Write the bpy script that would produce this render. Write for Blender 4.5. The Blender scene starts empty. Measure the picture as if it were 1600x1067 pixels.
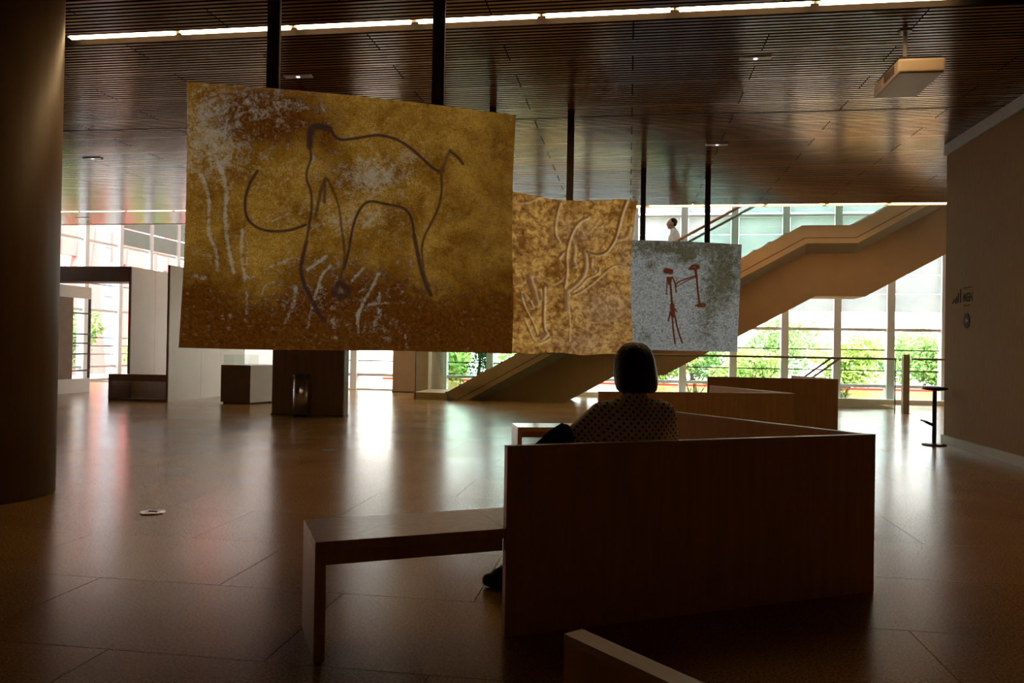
import bpy, bmesh, math, random
import numpy as np
from mathutils import Vector, Matrix
R = math.radians
random.seed(7)
SC = bpy.context.scene
COL = SC.collection

# ------------------------------------------------------------------ camera
cd = bpy.data.cameras.new('camera'); cam = bpy.data.objects.new('camera', cd); COL.objects.link(cam)
cd.sensor_width = 36.0; cd.lens = 36.0 * 1220.0 / 1600.0; cd.clip_start = 0.05; cd.clip_end = 400
YAW, PITCH, ROLL = R(8.485), R(0.398), R(0.95)
fw = Vector((-math.sin(YAW)*math.cos(PITCH), math.cos(YAW)*math.cos(PITCH), math.sin(PITCH)))
r0 = Vector((math.cos(YAW), math.sin(YAW), 0)); u0 = r0.cross(fw)
rt = r0*math.cos(ROLL) + u0*math.sin(ROLL); up = -r0*math.sin(ROLL) + u0*math.cos(ROLL)
m = Matrix((rt, up, -fw)).transposed().to_4x4(); m.translation = (0, 0, 1.2)
cam.matrix_world = m
SC.camera = cam

# ------------------------------------------------------------------ world, sun, exposure
W = bpy.data.worlds.new('world'); SC.world = W; W.use_nodes = True
wn = W.node_tree.nodes; wl = W.node_tree.links; wn.clear()
sky = wn.new('ShaderNodeTexSky'); sky.sky_type = 'NISHITA'; sky.sun_disc = False
sky.sun_elevation = R(59); sky.sun_rotation = R(200); sky.dust_density = 4.0; sky.air_density = 1.0
hz = wn.new('ShaderNodeMix'); hz.data_type = 'RGBA'; hz.inputs[0].default_value = 0.55
hz.inputs[7].default_value = (7.0, 7.4, 8.0, 1)
bg = wn.new('ShaderNodeBackground'); bg.inputs[1].default_value = 0.55
wo = wn.new('ShaderNodeOutputWorld')
wl.new(sky.outputs[0], hz.inputs[6]); wl.new(hz.outputs[2], bg.inputs[0]); wl.new(bg.outputs[0], wo.inputs[0])
sl = bpy.data.lights.new('sun', 'SUN'); sun = bpy.data.objects.new('sun', sl); COL.objects.link(sun)
sl.energy = 9.0; sl.angle = R(1.0); sl.color = (1, 0.95, 0.88)
sun.rotation_euler = (R(34), 0, R(40)); sun.location = (0, 0, 30)
VS = SC.view_settings
VS.view_transform = 'Standard'; VS.look = 'None'; VS.gamma = 1.0; VS.exposure = 1.3; VS.use_curve_mapping = False
SC.display_settings.display_device = 'sRGB'
SC.cycles.max_bounces = 10; SC.cycles.diffuse_bounces = 5; SC.cycles.glossy_bounces = 4
SC.cycles.transparent_max_bounces = 24; SC.cycles.sample_clamp_indirect = 6.0
SC.cycles.caustics_reflective = False; SC.cycles.caustics_refractive = False

# ------------------------------------------------------------------ materials
MATS = {}
def newmat(name):
    mt = bpy.data.materials.new(name); mt.use_nodes = True
    nt = mt.node_tree; nt.nodes.clear()
    out = nt.nodes.new('ShaderNodeOutputMaterial'); MATS[name] = mt
    return mt, nt, out
def N(nt, typ, **kw):
    n = nt.nodes.new(typ)
    for k, v in kw.items():
        if k.startswith('i_'):
            k2 = k[2:]; n.inputs[int(k2) if k2.isdigit() else k2.replace('_', ' ')].default_value = v
        else: setattr(n, k, v)
    return n
def L(nt, a, b): nt.links.new(a, b)
def mixc(nt, fac, a, b, blend='MIX'):
    n = nt.nodes.new('ShaderNodeMix'); n.data_type = 'RGBA'; n.blend_type = blend
    for s, v in ((0, fac), (6, a), (7, b)):
        if hasattr(v, 'is_output'): nt.links.new(v, n.inputs[s])
        else: n.inputs[s].default_value = v if s == 0 else (*v, 1) if len(v) == 3 else v
    return n.outputs[2]
def ramp(nt, src, stops):
    n = nt.nodes.new('ShaderNodeValToRGB'); e = n.color_ramp.elements
    while len(e) < len(stops): e.new(0.5)
    for el, (p, c) in zip(e, stops):
        el.position = p; el.color = (*c, 1) if len(c) == 3 else c
    nt.links.new(src, n.inputs[0]); return n.outputs[0]
def math_(nt, op, a, b=None, clamp=False):
    n = nt.nodes.new('ShaderNodeMath'); n.operation = op; n.use_clamp = clamp
    for i, v in enumerate((a, b)):
        if v is None: continue
        if hasattr(v, 'is_output'): nt.links.new(v, n.inputs[i])
        else: n.inputs[i].default_value = v
    return n.outputs[0]

def surf(name, col, rough=0.5, spec=0.5, metal=0.0, noise=0.12, scale=(6, 6, 6), detail=4, bump=0.0, bscale=None, jitter=0.0, coat=0.0):
    """Principled surface whose colour varies with object-space noise and (jitter) from piece to piece."""
    mt, nt, out = newmat(name)
    b = N(nt, 'ShaderNodeBsdfPrincipled'); L(nt, b.outputs[0], out.inputs[0])
    b.inputs['Roughness'].default_value = rough; b.inputs['Metallic'].default_value = metal
    b.inputs['Specular IOR Level'].default_value = spec
    if coat: b.inputs['Coat Weight'].default_value = coat; b.inputs['Coat Roughness'].default_value = 0.12
    tc = N(nt, 'ShaderNodeTexCoord'); mp = N(nt, 'ShaderNodeMapping'); mp.inputs['Scale'].default_value = scale
    L(nt, tc.outputs['Object'], mp.inputs[0])
    nz = N(nt, 'ShaderNodeTexNoise'); nz.inputs['Scale'].default_value = 1.0; nz.inputs['Detail'].default_value = detail
    L(nt, mp.outputs[0], nz.inputs['Vector'])
    lo = tuple(max(0, c*(1-noise)) for c in col); hi = tuple(min(1, c*(1+noise)) for c in col)
    c = ramp(nt, nz.outputs[0], [(0.3, lo), (0.7, hi)])
    if jitter:
        oi = N(nt, 'ShaderNodeObjectInfo')
        v = math_(nt, 'MULTIPLY_ADD', oi.outputs['Random'], jitter*2); v.node.inputs[2].default_value = 1-jitter
        cb = N(nt, 'ShaderNodeCombineColor')
        for i in range(3): L(nt, v, cb.inputs[i])
        c = mixc(nt, 1.0, c, cb.outputs[0], 'MULTIPLY')
    L(nt, c, b.inputs['Base Color'])
    if bump:
        n2 = N(nt, 'ShaderNodeTexNoise'); n2.inputs['Scale'].default_value = bscale or 60; n2.inputs['Detail'].default_value = 3
        L(nt, tc.outputs['Object'], n2.inputs['Vector'])
        bp = N(nt, 'ShaderNodeBump'); bp.inputs['Strength'].default_value = bump; bp.inputs['Distance'].default_value = 0.01
        L(nt, n2.outputs[0], bp.inputs['Height']); L(nt, bp.outputs[0], b.inputs['Normal'])
    return mt
def emit(name, col, strength):
    mt, nt, out = newmat(name)
    e = N(nt, 'ShaderNodeEmission'); e.inputs[0].default_value = (*col, 1); e.inputs[1].default_value = strength
    L(nt, e.outputs[0], out.inputs[0]); return mt
def glassm(name, tint, ior=1.45):
    mt, nt, out = newmat(name)
    t = N(nt, 'ShaderNodeBsdfTransparent'); t.inputs[0].default_value = (*tint, 1)
    g = N(nt, 'ShaderNodeBsdfGlossy'); g.inputs['Roughness'].default_value = 0.0
    f = N(nt, 'ShaderNodeFresnel'); f.inputs[0].default_value = ior
    ge = N(nt, 'ShaderNodeNewGeometry')
    k = math_(nt, 'MULTIPLY', f.outputs[0], math_(nt, 'SUBTRACT', 1.0, ge.outputs['Backfacing']))   # reflect at the entry face only
    mx = N(nt, 'ShaderNodeMixShader'); L(nt, k, mx.inputs[0]); L(nt, t.outputs[0], mx.inputs[1]); L(nt, g.outputs[0], mx.inputs[2])
    L(nt, mx.outputs[0], out.inputs[0]); return mt

# granite floor: speckle + per-tile jitter
def floor_mat():
    mt, nt, out = newmat('granite_floor')
    b = N(nt, 'ShaderNodeBsdfPrincipled'); L(nt, b.outputs[0], out.inputs[0])
    tc = N(nt, 'ShaderNodeTexCoord'); oi = N(nt, 'ShaderNodeObjectInfo')
    va = N(nt, 'ShaderNodeVectorMath', operation='ADD'); L(nt, tc.outputs['Object'], va.inputs[0]); L(nt, oi.outputs['Location'], va.inputs[1])
    n1 = N(nt, 'ShaderNodeTexNoise'); n1.inputs['Scale'].default_value = 90; n1.inputs['Detail'].default_value = 3; L(nt, va.outputs[0], n1.inputs['Vector'])
    n2 = N(nt, 'ShaderNodeTexNoise'); n2.inputs['Scale'].default_value = 0.9; n2.inputs['Detail'].default_value = 4; L(nt, va.outputs[0], n2.inputs['Vector'])
    c1 = ramp(nt, n1.outputs[0], [(0.34, (0.190, 0.092, 0.018)), (0.5, (0.36, 0.195, 0.052)), (0.66, (0.47, 0.285, 0.100))])
    c2 = ramp(nt, n2.outputs[0], [(0.35, (0.86, 0.84, 0.82)), (0.65, (1.0, 1.0, 1.0))])
    c = mixc(nt, 1.0, c1, c2, 'MULTIPLY')
    v = math_(nt, 'MULTIPLY_ADD', oi.outputs['Random'], 0.14); v.node.inputs[2].default_value = 0.9
    cb = N(nt, 'ShaderNodeCombineColor')
    for i in range(3): L(nt, v, cb.inputs[i])
    c = mixc(nt, 1.0, c, cb.outputs[0], 'MULTIPLY'); L(nt, c, b.inputs['Base Color'])
    r = math_(nt, 'MULTIPLY_ADD', n2.outputs[0], 0.10); r.node.inputs[2].default_value = 0.17
    L(nt, r, b.inputs['Roughness']); b.inputs['Specular IOR Level'].default_value = 0.25
    return mt
floor_mat()
surf('grout', (0.16, 0.095, 0.04), 0.7)
surf('slat_wood', (0.32, 0.165, 0.065), 0.16, 1.0, noise=0.25, scale=(0.7, 30, 30), jitter=0.10)
surf('void_shade_black', (0.012, 0.009, 0.007), 0.9, 0.1)  # ceiling void, and the shade painted onto slat sides
surf('plaster_warm', (0.42, 0.28, 0.15), 0.65, 0.3, noise=0.06, scale=(3, 3, 3), bump=0.15, bscale=120)
surf('plaster_bounce', (0.70, 0.54, 0.35), 0.8, 0.2, noise=0.05, scale=(3, 3, 3))  # unseen walls, coloured pale to bounce light back into the room
surf('wall_cloth', (0.33, 0.215, 0.105), 0.7, 0.2, noise=0.08, scale=(40, 40, 6), bump=0.12, bscale=150)
surf('pale_trim', (0.55, 0.57, 0.55), 0.4, 0.5, noise=0.04)
surf('column_veneer', (0.19, 0.115, 0.05), 0.5, 0.4, noise=0.12, scale=(14, 14, 1.2))
surf('bench_wood', (0.52, 0.30, 0.115), 0.34, 0.5, noise=0.13, scale=(26, 26, 2.0), coat=0.4)
surf('bench_edge', (0.48, 0.36, 0.25), 0.35, 0.5, noise=0.06, scale=(9, 9, 9))
surf('bar_dark', (0.10, 0.068, 0.045), 0.55, 0.3, noise=0.1)
surf('black_rubber', (0.012, 0.011, 0.011), 0.5, 0.35, noise=0.1)
surf('black_cloth', (0.010, 0.009, 0.010), 0.85, 0.2, noise=0.2, scale=(20, 20, 20))
surf('projector_shell', (0.60, 0.47, 0.33), 0.4, 0.4, noise=0.03)
surf('projector_grille', (0.16, 0.11, 0.075), 0.6, 0.3, noise=0.1)
surf('steel', (0.55, 0.55, 0.54), 0.22, 0.5, metal=1.0, noise=0.05, scale=(2, 2, 40))
surf('dark_steel', (0.06, 0.055, 0.055), 0.35, 0.5, metal=0.6, noise=0.1)
surf('lens_white', (0.75, 0.75, 0.76), 0.3, 0.5, noise=0.03)
surf('board_white', (0.66, 0.63, 0.58), 0.42, 0.4, noise=0.03, scale=(2, 2, 2), jitter=0.03)
surf('board_brown_shade', (0.20, 0.13, 0.085), 0.5, 0.3, noise=0.08)  # brown parts, plus shade put into colour on near faces of white boards
surf('frame_white', (0.78, 0.78, 0.76), 0.4, 0.5, noise=0.03)
surf('frame_dark', (0.03, 0.034, 0.036), 0.4, 0.4, noise=0.1)
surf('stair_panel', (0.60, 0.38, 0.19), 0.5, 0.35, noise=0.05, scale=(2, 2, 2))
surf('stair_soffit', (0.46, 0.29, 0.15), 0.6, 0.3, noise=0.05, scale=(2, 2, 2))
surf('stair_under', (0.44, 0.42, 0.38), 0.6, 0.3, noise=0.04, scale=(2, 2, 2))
surf('handrail_wood', (0.42, 0.16, 0.05), 0.35, 0.5, noise=0.1, scale=(3, 20, 20))
surf('handrail_brown', (0.26, 0.20, 0.13), 0.4, 0.5, noise=0.1, scale=(3, 20, 20))
surf('post_grey', (0.40, 0.36, 0.30), 0.4, 0.5, noise=0.05)
surf('blind_grey', (0.36, 0.42, 0.39), 0.7, 0.2, noise=0.03)
surf('red_paint', (0.50, 0.12, 0.10), 0.5, 0.4, noise=0.08)
surf('render_white', (0.86, 0.85, 0.82), 0.8, 0.2, noise=0.04, scale=(0.5, 0.5, 0.5))
surf('window_blue', (0.22, 0.33, 0.45), 0.15, 0.6, noise=0.1)
surf('planter_red', (0.40, 0.028, 0.024), 0.7, 0.2, noise=0.08)
surf('paving', (0.30, 0.29, 0.27), 0.8, 0.2, noise=0.1, scale=(1, 1, 1))
surf('grass', (0.16, 0.26, 0.06), 0.9, 0.1, noise=0.4, scale=(1.5, 1.5, 1.5))
surf('bark', (0.12, 0.085, 0.06), 0.9, 0.1, noise=0.3, scale=(8, 8, 2))
surf('skin', (0.50, 0.26, 0.17), 0.5, 0.4, noise=0.06)
surf('lips', (0.40, 0.13, 0.11), 0.45, 0.4)
surf('eye_white', (0.7, 0.68, 0.65), 0.3, 0.5)
surf('hair_black', (0.012, 0.008, 0.007), 0.45, 0.4, noise=0.4, scale=(60, 60, 3), bump=0.5, bscale=90)
surf('hair_brown', (0.05, 0.025, 0.015), 0.6, 0.3, noise=0.3, scale=(60, 60, 60))
surf('shirt_white', (0.72, 0.70, 0.64), 0.8, 0.2, noise=0.05, bump=0.3, bscale=12)
surf('trousers_dark', (0.03, 0.032, 0.04), 0.85, 0.2, noise=0.15, scale=(15, 15, 15))
surf('ink_black', (0.015, 0.013, 0.012), 0.6, 0.2)
surf('ink_brown', (0.16, 0.085, 0.045), 0.6, 0.2)
surf('mark_pale', (0.40, 0.33, 0.27), 0.6, 0.2)
emit('tube_light', (1.0, 0.66, 0.32), 10.5)
emit('led_blue', (0.75, 0.78, 1.0), 1.2)
glassm('window_glass', (0.97, 0.985, 0.975))
glassm('rail_glass', (0.90, 0.97, 0.945))
glassm('case_glass', (0.95, 0.98, 0.97))
def leafm(name, a, b_):
    mt, nt, out = newmat(name)
    gi = N(nt, 'ShaderNodeNewGeometry')
    c = ramp(nt, gi.outputs['Random Per Island'], [(0.0, a), (1.0, b_)])
    d = N(nt, 'ShaderNodeBsdfDiffuse'); t = N(nt, 'ShaderNodeBsdfTranslucent'); L(nt, c, d.inputs[0]); L(nt, c, t.inputs[0])
    mx = N(nt, 'ShaderNodeMixShader'); mx.inputs[0].default_value = 0.4
    L(nt, d.outputs[0], mx.inputs[1]); L(nt, t.outputs[0], mx.inputs[2]); L(nt, mx.outputs[0], out.inputs[0])
leafm('leaf_light', (0.20, 0.36, 0.07), (0.50, 0.62, 0.22))
leafm('leaf_mid', (0.10, 0.24, 0.06), (0.30, 0.45, 0.16))
leafm('leaf_dark', (0.02, 0.05, 0.02), (0.10, 0.18, 0.05))
def blindm():
    mt, nt, out = newmat('blind_white')
    tc = N(nt, 'ShaderNodeTexCoord'); nz = N(nt, 'ShaderNodeTexNoise'); nz.inputs['Scale'].default_value = 3; L(nt, tc.outputs['Object'], nz.inputs['Vector'])
    c = ramp(nt, nz.outputs[0], [(0.3, (0.70, 0.74, 0.74)), (0.7, (0.78, 0.81, 0.80))])
    d = N(nt, 'ShaderNodeBsdfDiffuse'); t = N(nt, 'ShaderNodeBsdfTranslucent'); L(nt, c, d.inputs[0]); L(nt, c, t.inputs[0])
    mx = N(nt, 'ShaderNodeMixShader'); mx.inputs[0].default_value = 0.62
    L(nt, d.outputs[0], mx.inputs[1]); L(nt, t.outputs[0], mx.inputs[2]); L(nt, mx.outputs[0], out.inputs[0])
blindm()
def dotm():
    """white blouse with a staggered grid of black dots"""
    mt, nt, out = newmat('blouse_dots')
    b = N(nt, 'ShaderNodeBsdfPrincipled'); L(nt, b.outputs[0], out.inputs[0]); b.inputs['Roughness'].default_value = 0.85
    b.inputs['Specular IOR Level'].default_value = 0.2
    tc = N(nt, 'ShaderNodeTexCoord'); nz = N(nt, 'ShaderNodeTexNoise'); nz.inputs['Scale'].default_value = 7; L(nt, tc.outputs['Object'], nz.inputs['Vector'])
    wob = N(nt, 'ShaderNodeVectorMath', operation='MULTIPLY_ADD'); L(nt, nz.outputs['Color'], wob.inputs[0])
    wob.inputs[1].default_value = (0.02, 0.02, 0.02); L(nt, tc.outputs['Object'], wob.inputs[2])
    sp = N(nt, 'ShaderNodeSeparateXYZ'); L(nt, wob.outputs[0], sp.inputs[0])
    K = 30.0
    s1 = math_(nt, 'ADD', math_(nt, 'MULTIPLY', sp.outputs[0], K), math_(nt, 'MULTIPLY', sp.outputs[1], K*0.35))
    s2 = math_(nt, 'MULTIPLY', sp.outputs[2], K)
    p = math_(nt, 'ADD', s1, s2); q = math_(nt, 'SUBTRACT', s1, s2)
    def cell(v):
        f = math_(nt, 'FRACT', v); f = math_(nt, 'SUBTRACT', f, 0.5); return math_(nt, 'MULTIPLY', f, f)
    d2 = math_(nt, 'ADD', cell(p), cell(q))
    k = math_(nt, 'LESS_THAN', d2, 0.058)
    L(nt, mixc(nt, k, (0.76, 0.70, 0.67), (0.012, 0.010, 0.014)), b.inputs['Base Color'])
dotm()

# ------------------------------------------------------------------ mesh helpers
def tag(o, label=None, cat=None, group=None, kind=None):
    if label: o['label'] = label
    if cat: o['category'] = cat
    if group: o['group'] = group
    if kind: o['kind'] = kind
    return o
class MB:
    def __init__(s): s.v = []; s.f = []; s.mi = []; s.cur = 0; s.sm = []; s.smooth = False
    def _add(s, vs, fs):
        n = len(s.v); s.v += [tuple(v) for v in vs]
        for f in fs: s.f.append([i+n for i in f]); s.mi.append(s.cur); s.sm.append(s.smooth)
        return s
    def box(s, x0, x1, y0, y1, z0, z1):
        return s._add([(x0,y0,z0),(x1,y0,z0),(x1,y1,z0),(x0,y1,z0),(x0,y0,z1),(x1,y0,z1),(x1,y1,z1),(x0,y1,z1)],
                      [(3,2,1,0),(4,5,6,7),(0,1,5,4),(1,2,6,5),(2,3,7,6),(3,0,4,7)])
    def obox(s, p, d, length, thick, z0, z1, side=0.0):
        """box along direction d from p (xy); side shifts across (left positive)"""
        d = Vector((d[0], d[1])).normalized(); n = Vector((-d.y, d.x)); p = Vector(p)
        a = p + n*side; b = a + d*length; c = b + n*thick; e = a + n*thick
        return s._add([(q.x, q.y, z) for z in (z0, z1) for q in (a, b, c, e)],
                      [(3,2,1,0),(4,5,6,7),(0,1,5,4),(1,2,6,5),(2,3,7,6),(3,0,4,7)])
    def prism(s, pts, ax, a0, a1):
        """polygon pts in the plane across axis ax, extruded a0..a1 (ax='y': pts=(x,z))"""
        n = len(pts)
        mk = {'y': lambda p, a: (p[0], a, p[1]), 'x': lambda p, a: (a, p[0], p[1]), 'z': lambda p, a: (p[0], p[1], a)}[ax]
        vs = [mk(p, a0) for p in pts] + [mk(p, a1) for p in pts]
        fs = [tuple(range(n)), tuple(range(2*n-1, n-1, -1))] + [(i, i+n, (i+1) % n+n, (i+1) % n) for i in range(n)]
        return s._add(vs, fs)
    def tube(s, pts, rad, seg=10, caps=True):
        pts = [Vector(p) for p in pts]; rads = rad if isinstance(rad, (list, tuple)) else [rad]*len(pts)
        vs = []; fs = []
        for i, p in enumerate(pts):
            t = (pts[min(i+1, len(pts)-1)] - pts[max(i-1, 0)]).normalized()
            a = t.orthogonal() if i == 0 else (pa - t*pa.dot(t))
            a.normalize(); pa = a; b = t.cross(a)
            for k in range(seg):
                w = 2*math.pi*k/seg; vs.append(p + (a*math.cos(w) + b*math.sin(w))*rads[i])
        for i in range(len(pts)-1):
            for k in range(seg):
                k2 = (k+1) % seg; fs.append((i*seg+k, i*seg+k2, (i+1)*seg+k2, (i+1)*seg+k))
        if caps:
            fs.append(tuple(range(seg-1, -1, -1))); fs.append(tuple((len(pts)-1)*seg+k for k in range(seg)))
        return s._add(vs, fs)
    def lathe(s, prof, c=(0, 0), seg=32, sx=1.0, sy=1.0):
        vs = []; fs = []
        for r, z in prof:
            for k in range(seg):
                w = 2*math.pi*k/seg; vs.append((c[0]+r*sx*math.cos(w), c[1]+r*sy*math.sin(w), z))
        for i in range(len(prof)-1):
            for k in range(seg):
                k2 = (k+1) % seg; fs.append((i*seg+k, i*seg+k2, (i+1)*seg+k2, (i+1)*seg+k))
        fs.append(tuple(range(seg-1, -1, -1))); fs.append(tuple((len(prof)-1)*seg+k for k in range(seg)))
        return s._add(vs, fs)
    def ell(s, c, r, nu=18, nv=12, rot=None):
        vs = []; fs = []
        for j in range(nv+1):
            ph = math.pi*j/nv
            for k in range(nu):
                w = 2*math.pi*k/nu
                p = Vector((r[0]*math.sin(ph)*math.cos(w), r[1]*math.sin(ph)*math.sin(w), r[2]*math.cos(ph)))
                if rot: p = rot @ p
                vs.append(p + Vector(c))
        for j in range(nv):
            for k in range(nu):
                k2 = (k+1) % nu
                if j == 0: fs.append((k, (j+1)*nu+k, (j+1)*nu+k2))
                elif j == nv-1: fs.append((j*nu+k, (j+1)*nu+k, j*nu+k2))
                else: fs.append((j*nu+k, (j+1)*nu+k, (j+1)*nu+k2, j*nu+k2))
        return s._add(vs, fs)
    def cap(s, a, b, ra, rb, seg=12):
        """tapered capsule"""
        a, b = Vector(a), Vector(b); t = (b-a).normalized()
        pts = []; rad = []
        for k in range(5):
            w = math.pi/2*(1-k/4); pts.append(a - t*ra*math.sin(w)*0.98); rad.append(max(0.002, ra*math.cos(w)))
        for k in range(5):
            w = math.pi/2*k/4; pts.append(b + t*rb*math.sin(w)*0.98); rad.append(max(0.002, rb*math.cos(w)))
        return s.tube(pts, rad, seg)
    def mesh(s, name, mats):
        me = bpy.data.meshes.new(name); me.from_pydata(s.v, [], s.f)
        for mn in (mats if isinstance(mats, (list, tuple)) else [mats]): me.materials.append(MATS[mn])
        me.polygons.foreach_set('material_index', s.mi); me.polygons.foreach_set('use_smooth', s.sm)
        bm = bmesh.new(); bm.from_mesh(me); bmesh.ops.remove_doubles(bm, verts=bm.verts, dist=1e-6)
        bmesh.ops.recalc_face_normals(bm, faces=bm.faces); bm.to_mesh(me); bm.free()
        return me
    def build(s, name, mats, parent=None, bevel=0.0, segs=2):
        o = bpy.data.objects.new(name, s.mesh(name, mats)); COL.objects.link(o)
        if parent: o.parent = parent
        if bevel:
            md = o.modifiers.new('bevel', 'BEVEL'); md.width = bevel; md.segments = segs; md.limit_method = 'ANGLE'
        return o
def empty(name, loc=(0, 0, 0), rz=0.0):
    o = bpy.data.objects.new(name, None); COL.objects.link(o); o.location = loc; o.rotation_euler = (0, 0, rz)
    o.empty_display_size = 0.1; return o
def inst(name, me, parent, loc=(0, 0, 0)):
    o = bpy.data.objects.new(name, me); COL.objects.link(o); o.parent = parent; o.location = loc; return o
def struct(o): o['kind'] = 'structure'; return o

ZC = 4.03                                            # underside of the slatted ceiling
# ------------------------------------------------------------------ floor
floor = struct(MB().box(-16.2, 10.2, -5.2, 30.2, -0.30, -0.012).build('floor', 'grout'))
TL, TW, G = 1.28, 0.83, 0.002
tile_me = MB().box(-TL/2+G, TL/2-G, -TW/2+G, TW/2-G, -0.03, 0.0).mesh('floor_tile', 'granite_floor')
rest = MB(); Y0 = 6.10
for k in range(-14, 29):
    y = Y0 + TW*k
    off = 0.0 if k % 2 == 0 else TL/2
    i = -12
    while True:
        xl = -1.34 + off + TL*i; i += 1
        if xl > 9.9: break
        if xl < -15.9: continue
        xc, yc = xl + TL/2, y + TW/2
        if y+TW > 29.9: continue
        near = 1.6 < yc < 12.6 and xl > -1.02*yc - 1.5 and xl < min(4.3, 0.6*yc + 0.8)
        if near: inst('floor_tile', tile_me, floor, (xc, yc, 0))
        else: rest.box(xl+G, xl+TL-G, y+G, y+TW-G, -0.03, 0.0)
tag(rest.build('floor_tiles_beyond', 'granite_floor', floor), kind='stuff')

# ------------------------------------------------------------------ ceiling
ceil = MB(); ceil.box(-16.2, 10.2, -5.2, 15.78, ZC+0.075, ZC+0.4); ceil.box(-16.2, -6.5, 15.78, 17.4, ZC+0.075, ZC+0.4)
ceiling = struct(ceil.build('ceiling', 'void_shade_black'))
PL, PW, NS = 2.4, 0.4, 6
PIT = PW/NS
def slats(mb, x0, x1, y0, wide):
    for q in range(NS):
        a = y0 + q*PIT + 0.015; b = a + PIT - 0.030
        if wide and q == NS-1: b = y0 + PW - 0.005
        mb.box(x0, x1, a, b, ZC, ZC+0.035)      # lacquered face; sides coloured black to paint in their shade
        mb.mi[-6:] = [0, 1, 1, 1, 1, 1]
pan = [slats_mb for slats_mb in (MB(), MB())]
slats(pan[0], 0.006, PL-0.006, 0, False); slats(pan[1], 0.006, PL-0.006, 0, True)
pan_me = [p.mesh('ceiling_panel', ['slat_wood', 'void_shade_black']) for p in pan]
rows = [(6.55 + PW*k, k) for k in range(-29, 0)] + [(6.80 + PW*k, k) for k in range(0, 22)]
far = MB()
for y, k in rows:
    if abs(y+0.2-9.8) < 0.2: pass
    off = 0.0 if k % 2 == 0 else PL/2
    for i in range(-7, 4):
        x0 = off + PL*i
        if x0 < -15.9 or x0 > 8: continue
        if 4.7 < y < 13.0 and x0 < 5.2 and x0 > -1.0*y-2.8:
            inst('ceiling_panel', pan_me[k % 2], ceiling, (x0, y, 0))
        else: slats(far, max(x0+0.006, -15.95), x0+PL-0.006, y, k % 2 == 1)
for y in np.arange(15.75, 17.36, PIT): far.box(-15.95, -6.5, y, y+PIT-0.030, ZC, ZC+0.035); far.mi[-6:] = [0, 1, 1, 1, 1, 1]  # slat sides blackened here too, as painted shade
tag(far.build('ceiling_slats_beyond', ['slat_wood', 'void_shade_black'], ceiling), kind='stuff')
ed = MB(); ed.box(-6.5, 10.0, 15.75, 15.79, ZC-0.012, ZC+0.4); ed.box(-15.95, -6.5, 17.39, 17.43, ZC-0.012, ZC+0.4); ed.box(-6.54, -6.5, 15.79, 17.39, ZC-0.012, ZC+0.4)
ed.build('edge_trim', 'slat_wood', ceiling)
lp = MB(); lp.box(-15.9, 4.2, 6.775, 6.812, ZC-0.002, ZC+0.075); lp.box(-15.9, 4.2, 6.54, 6.56, ZC-0.002, ZC+0.075); lp.build('slot_shade_strip', 'void_shade_black', ceiling)  # added black strips that cover the lamp-lit slat edges
gr = MB(); gr.box(-15.9, 4.2, 9.585, 9.608, ZC-0.006, ZC+0.03); gr.build('dark_joint_strip', 'frame_dark', ceiling)

# fluorescent tubes in the two slots
ORD = ['first', 'second', 'third', 'fourth', 'fifth', 'sixth', 'seventh', 'eighth']
def tube_row(y, xe, n, grp, words, zz, rad=0.024):
    for i in range(n):
        b = xe - 1.127*i; a = b - 1.055
        t = empty('light_tube', ((a+b)/2, y, zz))
        MB().tube([(-0.525, 0, 0), (0.525, 0, 0)], rad, 12).build('tube', 'tube_light', t)
        for s in (-1, 1): MB().tube([(s*0.525, 0, 0), (s*0.558, 0, 0)], 0.020, 12).build('end_cap', 'lens_white', t)
        c = MB(); c.box(-0.562, 0.562, -0.05, 0.05, 0.038, 0.046); c.build('channel', 'lens_white', t)
        tag(t, words(i), 'lamp', grp)
tube_row(6.665, 2.56, 7, 'tubes of the near ceiling light strip', lambda i: 'bright warm tube in the near ceiling light strip, %s from its right end' % ORD[i], ZC+0.044, 0.036)
tube_row(15.66, 5.93, 17, 'tubes of the far ceiling light strip', lambda i: 'thin warm tube of the far ceiling light strip, %s from the right wall' % ORD[i] if i < 6 else
         ('thin warm tube of the far light strip, %s right of the round column' % ORD[16-i] if i >= 14 else 'thin warm tube of the far light strip behind the big screens, %s from the right' % ORD[i-6]), ZC+0.022)

# flush emergency lights
def spot(x, y, words):
    t = empty('ceiling_lamp', (x, y, ZC)); MB().box(-0.15, 0.15, -0.045, 0.045, -0.012, 0.03).build('housing', 'lens_white', t, 0.004)
    MB().lathe([(0.020, -0.016), (0.018, -0.011)], (0, 0), 12).build('diode', 'led_blue', t); tag(t, words, 'lamp')
spot(1.17, 7.77, 'small flush rectangular ceiling lamp nearest the projector')
spot(-3.50, 7.81, 'small flush ceiling lamp just right of the big screen\'s left post')
spot(1.16, 10.99, 'small flush ceiling lamp above the grey screen')
spot(-8.29, 11.03, 'small flush ceiling lamp between the round column and the big screen')
spot(-12.6, 16.45, 'small flush ceiling lamp past the far light strip by the left windows')

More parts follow.
